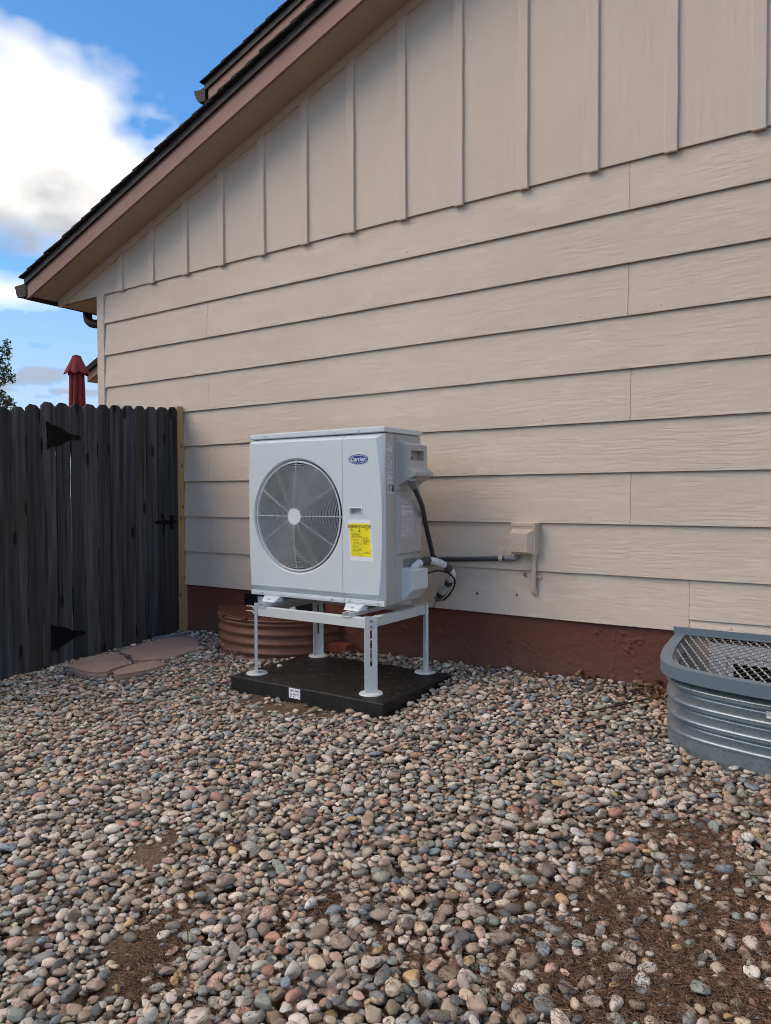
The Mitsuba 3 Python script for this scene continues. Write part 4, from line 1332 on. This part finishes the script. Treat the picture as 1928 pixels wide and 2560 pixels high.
y0, y1 = -.597, -.400
upb = rhull([(XS + .004, y, z) for y in (y0, y1) for z in (1.492, 1.27)] + [(XS + .068, y, z) for y in (y0 + .01, y1 - .006) for z in (1.475, 1.34)])
lob = rhull([(XS + .004, y, z) for y in (y0, y1) for z in (1.37, 1.255)] + [(XS + .068, y, 1.352) for y in (y0 + .008, y1 - .004)] + [(XS + .108, y, z) for y in (y0 + .01, y1 - .006) for z in (1.323, 1.309)])
hump = upb + lob
hump = hump - mf(box(XS + .03, XS + .12, -.575, -.440, 1.392, 1.446))
add(cp + '__hood', tm(hump), 'mat_unit_side', smooth=28)
add(cp + '__hood_recess', box(XS + .031, XS + .034, -.574, -.441, 1.393, 1.445), 'mat_unit_side')
add(cp + '__hood_latch', box(XS + .035, XS + .040, -.555, -.505, 1.397, 1.414), 'mat_dark')
nl = hull([(XS + .0835, -.575, 1.347), (XS + .0835, -.43, 1.347), (XS + .1125, -.575, 1.3275), (XS + .1125, -.43, 1.3275), (XS + .0825, -.575, 1.346), (XS + .0825, -.43, 1.346)])
add(cp + '__warning_sticker', nl, 'mat_print')
for yy, zz in ((-.612, 1.517), (-.42, 1.519), (-.612, 1.233), (-.45, 1.233)):
    add(cp + '__screw', tm(m3.Manifold.cylinder(.004, .005, .004, 10).rotate((0, 90, 0)).translate((XS + .006, yy, zz))), 'mat_steel', smooth=40)
add(hp + '__grip_panel', tm(rhull([(XS + .002, y, z) for y in (-.612, -.372) for z in (1.188, .865)] + [(XS + .012, y, z) for y in (-.603, -.380) for z in (1.178, .875)], .006)), 'mat_unit_side', smooth=25, label='raised lower panel with a wiring label on the right side')
add(hp + '__wiring_label', box(XS + .0185, XS + .0192, -.597, -.462, .962, 1.175), 'mat_print', label='white wiring label with small print')
vc = rhull([(XS + .004, y, z) for y in (-.562, -.398) for z in (.778, .605)] + [(XS + .070, y, z) for y in (-.553, -.402) for z in (.770, .668)], .006)
add(hp + '__valve_cover', tm(vc), 'mat_unit', smooth=28, label='light box cover over the pipe valves at the bottom right')
add(hp + '__valve_recess', tm(rhull([(XS + .001, y, z) for y in (-.545, -.42) for z in (.79, .832)], .004)), 'mat_fitting', smooth=30)
for yy, zz in ((-.64, .606), (-.585, .603)):
    add(hp + '__screw', tm(m3.Manifold.cylinder(.004, .0055, .0045, 10).rotate((0, 90, 0)).translate((XS + .0005, yy, zz))), 'mat_steel', smooth=40)
# mounting feet
for xc in (-3.085, -2.46):
    for yy, sg in ((-.742, -1), (-.34, 1)):
        ft = hull([(xc - .062, yy, .588), (xc + .062, yy, .588), (xc - .062, yy - sg * .05, .588), (xc + .062, yy - sg * .05, .588), (xc - .045, yy + sg * .035, .566), (xc + .05, yy + sg * .035, .566), (xc - .065, yy - sg * .02, .5575), (xc + .07, yy - sg * .02, .5575), (xc - .05, yy + sg * .04, .5575), (xc + .055, yy + sg * .04, .5575)])
        k = add(hp + '__mounting_foot', ft, 'mat_unit')
        add(k + '__bolt', tm(m3.Manifold.cylinder(.008, .008, .007, 6).translate((xc, yy + sg * .026, .569))), 'mat_steel')

# ------------------------------------------------------------------ conduit, line set, cable, electrical box
fc = thing('flexible_conduit', 'black flexible conduit running from the heat pump down to the wall box', 'conduit')
cp_ = [(-2.188, -.565, 1.262), (-2.193, -.50, 1.192), (-2.203, -.44, 1.135), (-2.246, -.335, 1.04), (-2.278, -.25, .963), (-2.321, -.14, .871), (-2.345, -.075, .815), (-2.335, -.055, .799), (-2.28, -.050, .797), (-2.087, -.048, .806), (-1.95, -.046, .814), (-1.86, -.048, .820)]
add(fc + '__hose', tube(spline(cp_, 10), .0145, 16), 'mat_conduit', smooth=50)
add(fc + '__connector', cat([tube([(-2.178, -.582, 1.288), (-2.189, -.560, 1.256), (-2.191, -.548, 1.240)], [.024, .024, .019], 20), tube([(-2.176, -.586, 1.292), (-2.180, -.577, 1.281)], .028, 6)]), 'mat_fitting', smooth=40)
add(fc + '__connector', cat([tube([(-1.865, -.048, .8195), (-1.83, -.050, .822)], .0185, 16), tube(spline([(-1.83, -.05, .822), (-1.805, -.052, .823), (-1.79, -.052, .835), (-1.789, -.052, .853)], 6), .016, 16)]), 'mat_fitting', smooth=40)
add(fc + '__strap', cat([tube([(-1.905, -.047, .8165), (-1.882, -.047, .8185)], .0168, 16), box(-1.903, -1.878, -.030, -.0265, .83, .862, .001)]), 'mat_box_paint', smooth=40)
add(fc + '__strap_screw', tm(m3.Manifold.cylinder(.004, .005, .004, 10).rotate((90, 0, 0)).translate((-1.891, -.030, .852))), 'mat_steel', smooth=40)

ls = thing('line_set', 'white and grey taped refrigerant pipe curving from the heat pump into the wall', 'pipe')
lp_ = [(-2.243, -.485, .765), (-2.232, -.46, .793), (-2.216, -.40, .813), (-2.198, -.35, .813), (-2.181, -.29, .798), (-2.161, -.22, .765), (-2.158, -.17, .722), (-2.193, -.13, .678), (-2.246, -.09, .631), (-2.303, -.05, .581), (-2.340, -.015, .548)]
lsp = spline(lp_, 12)
nt = len(lsp)
add(ls + '__insulation', tube(lsp, .0228 + .0006 * np.sin(np.arange(nt) * .9), 18), 'mat_wrap', smooth=60)
for a, b in ((.165, .275), (.455, .53), (.69, .755), (.875, .945)):
    seg = lsp[int(a * nt):int(b * nt) + 1]
    add(ls + '__tape_band', tube(seg, .0240, 18), 'mat_tape', smooth=60)
add(ls + '__wall_seal', trimesh.creation.icosphere(subdivisions=2, radius=.027).apply_scale((1.1, .5, .8)).apply_translation((-2.334, -.03, .545)), 'mat_fitting', smooth=True)

cb = thing('black_cable', 'thin black cable looped beside the taped refrigerant pipe', 'cable')
add(cb, tube(spline([(-2.27, -.40, .722), (-2.232, -.36, .735), (-2.194, -.31, .750), (-2.174, -.27, .748), (-2.15, -.22, .730), (-2.150, -.155, .690), (-2.176, -.11, .640), (-2.245, -.055, .575), (-2.30, -.028, .535)], 8), .0052, 10), 'mat_cable', smooth=True)
add(cb + '__loose_end', tube(spline([(-2.29, -.060, .565), (-2.335, -.045, .535), (-2.36, -.035, .50), (-2.375, -.03, .465)], 6), .0018, 6), 'mat_cable', smooth=True)

eb = thing('electrical_box', 'beige electrical disconnect box on the siding right of the heat pump', 'electrical box')
add(eb + '__case', box(-1.808, -1.664, -.088, -.012, .850, 1.030, .0025), 'mat_box_paint')
add(eb + '__lid', cat([box(-1.8115, -1.6605, -.0925, -.012, 1.012, 1.0345, .0025), box(-1.6635, -1.6605, -.0925, -.022, .985, 1.0118)]), 'mat_box_paint')
cvb = [(-1.803, .859), (-1.674, .859), (-1.674, .993), (-1.803, .993)]
cvf = [(-1.800, .868), (-1.700, .868), (-1.700, .973), (-1.800, .973)]
cov = m3.Manifold.batch_hull([m3.Manifold.sphere(.003, 8).translate((x, -.089, z)) for x, z in cvb] + [m3.Manifold.sphere(.003, 8).translate((x, -.117, z)) for x, z in cvf])
kcv = add(eb + '__front_cover', tm(cov), 'mat_box_paint', smooth=25, label='raised front cover with an embossed swimming duck')


def duck(px_, pz_):
    return (-1.7985 + (px_ - 445) * .000262, -.1205, .973 - (pz_ - 545) * .000228)


outl = [(480, 882), (520, 862), (560, 848), (610, 846), (650, 858), (690, 868), (722, 875), (716, 905), (700, 915), (640, 912), (560, 903), (510, 895), (480, 882)]
head = [(640, 852), (655, 835), (650, 812), (668, 792), (695, 790), (712, 806), (748, 824), (715, 832), (700, 850), (690, 866)]
add(kcv + '__emblem', cat([tube([duck(*q) for q in outl], .0013, 6), tube([duck(*q) for q in head], .0013, 6)]), 'mat_box_paint', smooth=True)
cd = thing('conduit_stub', 'beige painted conduit dropping from the electrical box and bending into the wall', 'conduit')
ep = spline([(-1.6875, -.045, .852), (-1.6875, -.045, .78), (-1.688, -.045, .70), (-1.689, -.044, .655), (-1.689, -.036, .632), (-1.689, -.018, .618), (-1.689, -.002, .612)], 10)
add(cd + '__pipe', tube(ep, .0128, 18), 'mat_box_paint', smooth=50)
add(cd + '__coupling', cyl((-1.6875, -.045, .849), (-1.6875, -.045, .824), .0182, 18), 'mat_box_paint', smooth=40)
elb = ep[int(len(ep) * .45):int(len(ep) * .86)]
add(cd + '__ribbed_elbow', tube(elb, .0150 + .0012 * (np.arange(len(elb)) % 3 == 0), 18), 'mat_box_paint', smooth=30)
add(cd + '__clamp', cat([cyl((-1.688, -.045, .728), (-1.688, -.045, .716), .0158, 18), box(-1.676, -1.652, -.030, -.026, .713, .731, .001)]), 'mat_box_paint', smooth=40)

# ------------------------------------------------------------------ right window well with mesh cover
ww = thing('window_well', 'galvanized corrugated steel window well with a blue-grey mesh cover', 'window well')
wc = smooth_curve(np.array(Polygon(COVER_S).buffer(-.046).simplify(.004).exterior.coords)[:-1]) if False else None
inner = Polygon(COVER_S).buffer(-.046)
ex = np.array(inner.exterior.coords)
ex = ex[:-1]
st_ = np.argmin(np.abs(ex[:, 1]) * 3 + np.abs(ex[:, 0] + .86))
ex = np.roll(ex, -st_, 0)
if ex[5, 1] > ex[-5, 1] or ex[5, 0] > ex[-5, 0] and ex[5, 1] > -.05:
    ex = np.roll(ex[::-1], 1, 0)
ln = LineString(ex)
nseg = 110
pl_ = np.array([ln.interpolate(t, normalized=True).coords[0] for t in np.linspace(0, 1, nseg)])
keep_i = pl_[:, 1] < -.047
pl_ = pl_[keep_i]
pl_ = pl_[np.argsort(np.arctan2(pl_[:, 1] + .0, pl_[:, 0] - .2))]
pl_ = np.vstack([[pl_[0, 0] - .004, -.008], pl_, [pl_[-1, 0] + .004, -.008]])
tg = np.gradient(pl_, axis=0)
tg /= np.linalg.norm(tg, axis=1, keepdims=True)
nr = np.stack([tg[:, 1], -tg[:, 0]], 1)
zs = np.linspace(-.75, .452, 260)
pitch = .0665


def corr(z):
    ph = ((z - .455) / pitch) % 1.0
    w = .021 * np.cos(2 * np.pi * ph) ** 1
    lowflat = np.clip((.205 - z) / .03, 0, 1) * np.clip((z - .0) / .03, 0, 1)
    return w * (1 - lowflat) + .016 * lowflat


P = np.zeros((len(pl_), len(zs), 3))
P[..., :2] = pl_[:, None] + nr[:, None] * corr(zs)[None, :, None]
P[..., 2] = zs[None]
add(ww + '__shell', grid_mesh(P), 'mat_galv', smooth=True, label='galvanized corrugated steel wall of the well')
zc_ = .4745
fr_out = Polygon(np.vstack([COVER_S, [(1.3, -.002), (-.905, -.002)]])) if False else Polygon(COVER_S)
fr_in = fr_out.buffer(-.050)
fr_in = Polygon([(x, min(y, -.052)) for x, y in fr_in.exterior.coords])
cv = ww + '__cover'
flat_fr = extrude_xy(fr_out.difference(fr_in), zc_ - .004, zc_)
skirt = fr_out.difference(fr_out.buffer(-.005)).difference(Polygon([(-2, -.02), (2, -.02), (2, 1), (-2, 1)]))
sk = cat([extrude_xy(g_, zc_ - .052, zc_ - .0042) for g_ in getattr(skirt, 'geoms', [skirt])])
add(cv, cat([flat_fr, sk]), 'mat_cover', label='blue-grey steel rim of the mesh cover')
add(cv + '__flange', box(-.915, 1.315, -.040, -.0365, zc_ - .003, .506, .001), 'mat_cover')
strands = []
inner_m = fr_in.buffer(.012)
for sgn in (1, -1):
    for x0_ in np.arange(-2.2, 2.6, .038):
        dx = .36 * sgn
        l_ = LineString([(x0_, .05), (x0_ - dx * 1.2 * -1 * -1, -1.15)]) if sgn > 0 else LineString([(x0_, .05), (x0_ + .36 * 1.2, -1.15)])
        c_ = l_.intersection(inner_m)
        for g_ in getattr(c_, 'geoms', [c_]):
            if g_.is_empty or g_.geom_type != 'LineString':
                continue
            a_, b_ = np.array(g_.coords[0]), np.array(g_.coords[-1])
            if np.linalg.norm(b_ - a_) < .01:
                continue
            d_ = (b_ - a_) / np.linalg.norm(b_ - a_)
            n_ = np.array([-d_[1], d_[0]]) * .0007
            tl = np.array([-d_[1], d_[0]]) * .0022
            zz0, zz1 = (zc_ - .0095, zc_ - .0052) if sgn > 0 else (zc_ - .0105, zc_ - .0062)
            strands.append(hull([(*(q + s * n_ + tl * o_), z) for q in (a_, b_) for s in (-1, 1) for z, o_ in ((zz0, -1), (zz1, 1))]))
add(cv + '__mesh_strand', cat(strands), 'mat_strand', kind='stuff', label='diamond pattern expanded metal mesh')
add(ww + '__sticker', hull([(-.372, -.940, .345), (-.30, -.9475, .345), (-.372, -.940, .372), (-.30, -.9475, .372), (-.372, -.942, .345), (-.30, -.9495, .345), (-.372, -.942, .372), (-.30, -.9495, .372)]), 'mat_print')

# ------------------------------------------------------------------ left window well with rusty grate
w2 = thing('window_well', 'red-brown painted round corrugated window well behind the heat pump stand', 'window well')
cl = np.array([-3.64, -0.0])
ta = np.linspace(math.pi + .012, 2 * math.pi - .012, 90)
zs2 = np.linspace(-.55, .352, 160)
rr = .0105 * np.cos(2 * np.pi * (zs2 - .325) / .064) - .006 * np.clip((zs2 - .33) / .02, 0, 1)
P = np.zeros((90, len(zs2), 3))
P[..., 0] = cl[0] + (.495 + rr)[None] * np.cos(ta)[:, None]
P[..., 1] = (.455 + rr)[None] * np.sin(ta)[:, None]
P[..., 2] = zs2[None]
add(w2 + '__shell', grid_mesh(P), 'mat_well_paint', smooth=True)
rimp = np.stack([cl[0] + .503 * np.cos(ta), .463 * np.sin(ta), ta * 0 + .352], 1)
add(w2 + '__rim', tube(rimp, .008, 8), 'mat_well_paint', smooth=True)
gk = w2 + '__grate'
ring_ = np.stack([cl[0] + .498 * np.cos(ta), .458 * np.sin(ta), ta * 0 + .365], 1)
add(gk, tube(ring_, .006, 8), 'mat_rust', smooth=True)
el2 = Polygon(np.vstack([ring_[:, :2], [(cl[0], .0)]]))
gs = []
for sgn in (1, -1):
    for x0_ in np.arange(-5.2, -1.8, .038):
        l_ = LineString([(x0_, .03), (x0_ + sgn * .5, -.6)])
        c_ = l_.intersection(el2)
        for g_ in getattr(c_, 'geoms', [c_]):
            if g_.is_empty or g_.geom_type != 'LineString' or g_.length < .01:
                continue
            a_, b_ = np.array(g_.coords[0]), np.array(g_.coords[-1])
            gs.append(tube([(*a_, .368), (*b_, .368)], .0038, 5))
add(gk + '__bar', cat(gs), 'mat_rust', kind='stuff', label='rusty criss-cross grate bars')
for a in (math.radians(205), math.radians(248), math.radians(275)):
    add(gk + '__clip', box(-.02, .02, -.012, .012, -.012, .006).apply_transform(trimesh.transformations.rotation_matrix(a + math.pi / 2, (0, 0, 1))).apply_translation((cl[0] + .51 * math.cos(a), .47 * math.sin(a), .368)), 'mat_rust')

# ------------------------------------------------------------------ behind the gate: parasol, neighbouring house, tree
pa = thing('parasol', 'folded red parasol standing behind the gate', 'parasol')
px_, py_ = -8.15, 1.3
thp = np.linspace(0, 2 * np.pi, 97)


def folds(prof_, amp, lobes, ph, zj=0.0):
    P = []
    for z, r, am in prof_:
        f_ = np.abs(np.cos(lobes / 2 * thp + ph + .25 * math.sin(9 * z))) ** .7
        rad = .66 * r * (1 - amp * am * (1 - f_))
        P.append(np.stack([px_ + rad * np.cos(thp), py_ + rad * np.sin(thp), z + zj * am * (f_ - .5)], 1))
    return grid_mesh(np.array(P)[:, ::-1])


add(pa + '__canopy', folds([(2.72, .10, .5), (2.66, .135, 1), (2.5, .142, 1), (2.3, .155, 1), (2.0, .16, 1), (1.6, .13, 1), (1.35, .10, 1), (1.30, .03, 1)], .42, 8, .3), 'mat_parasol', smooth=True)
add(pa + '__vent_flap', folds([(2.895, .075, .1), (2.86, .10, .4), (2.78, .165, .8), (2.72, .215, 1), (2.69, .232, 1)], .30, 8, .1, -.035), 'mat_parasol', smooth=True)
add(pa + '__cap', tm(m3.Manifold.cylinder(.014, .056, .022, 20).translate((px_, py_, 2.893))), 'mat_dark', smooth=30)
add(pa + '__pole', cyl((px_, py_, 0.0), (px_, py_, 2.9), .022), 'mat_fitting', smooth=30)
add(pa + '__base', tm(m3.Manifold.cylinder(.08, .26, .24, 32).translate((px_, py_, .0))), 'mat_dark', smooth=30)

nb = thing('neighbor_house', 'brown eave end of another house seen between the parasol and the wall', 'house')
YN = 4.0


def rkn(x, c):
    return c + .40 * (x + 11.94)


def stripn(c0, c1, x0, y0, y1):
    return extrude_xz([(x0, rkn(x0, c0)), (-9.2, rkn(-9.2, c0)), (-6.6, rkn(-11.8, c0)), (-6.6, rkn(-11.8, c1)), (-9.2, rkn(-9.2, c1)), (x0, rkn(x0, c1))], y0, y1)


add(nb + '__fascia', stripn(3.25, 3.40, -11.94, YN, YN + .03), 'mat_fascia')
add(nb + '__soffit', stripn(3.24, 3.27, -11.92, YN + .031, YN + .8), 'mat_soffit')
add(nb + '__roof', stripn(3.401, 3.50, -12.0, YN - .05, YN + 6), 'mat_shingle')
add(nb + '__wall', box(-11.3, -6.7, YN + .8, YN + 6, -.5, 3.4), 'mat_trim')
add(nb + '__window', box(-10.6, -9.6, YN + .78, YN + .7995, 1.0, 2.2), 'mat_frame')
add(nb + '__window__pane', box(-10.55, -9.65, YN + .77, YN + .7795, 1.05, 2.15), 'mat_glass')

tr = thing('tree', 'dark leafy tree at the left edge behind the fence', 'tree')
r = np.random.default_rng(21)
trunk = spline([(-14.9, 3.4, -.2), (-14.85, 3.35, 1.2), (-14.7, 3.2, 2.3), (-14.6, 3.1, 3.4), (-14.7, 3.0, 4.6)], 6)
tb = [tube(trunk, np.linspace(.16, .03, len(trunk)), 10)]
lc = []
tips = [(-12.82, 3.02, 3.86, .10), (-12.86, 3.0, 3.72, .15), (-13.0, 3.0, 3.55, .16), (-12.78, 3.0, 3.38, .13), (-12.65, 3.0, 3.24, .10), (-12.95, 3.0, 3.30, .16), (-13.05, 3.0, 3.02, .10), (-12.85, 3.0, 2.90, .14), (-12.68, 3.0, 2.78, .12), (-12.95, 3.0, 2.70, .18), (-12.75, 3.0, 2.55, .12), (-13.2, 3.0, 2.62, .2)]
for _ in range(46):
    d_ = r.normal(size=3)
    d_ /= np.linalg.norm(d_)
    q = np.array([-15.6, 2.6, 3.5]) + d_ * [1.3, 1.3, 1.5] * r.uniform(.35, 1.0)
    tips.append((*q, r.uniform(.18, .34)))
for (a, b, c, s) in tips:
    j = trunk[r.integers(len(trunk) // 2, len(trunk) - 2)]
    mid = (np.array(j) + [a, b, c]) / 2 + r.normal(0, .08, 3)
    tb.append(tube(spline([j, mid, (a, b, c)], 5), np.linspace(.028, .006, 11), 5))
    n = int(150 * (s / .15) ** 2 / 1.6)
    for _ in range(min(n, 300)):
        dd = r.normal(size=3)
        dd *= s * r.uniform(.1, 1) ** .6 / np.linalg.norm(dd)
        lc.append((a + dd[0], b + dd[1], c + dd[2]))
add(tr + '__trunk', cat(tb), 'mat_bark', smooth=True)
lc = np.array(lc)
n = len(lc)
u_ = r.normal(size=(n, 3))
u_ /= np.linalg.norm(u_, axis=1, keepdims=True)
w_ = np.cross(u_, r.normal(size=(n, 3)))
w_ /= np.linalg.norm(w_, axis=1, keepdims=True)
sz = r.uniform(.024, .045, n)[:, None]
up_ = np.cross(u_, w_) * sz * .25
V = np.stack([lc - u_ * sz, lc + w_ * sz * .42 + up_, lc + u_ * sz, lc - w_ * sz * .42 + up_], 1).reshape(-1, 3)
F = (np.arange(n)[:, None, None] * 4 + np.array([(0, 1, 2), (0, 2, 3)])[None]).reshape(-1, 3)
add(tr + '__crown', trimesh.Trimesh(V, F, process=False), 'mat_foliage')
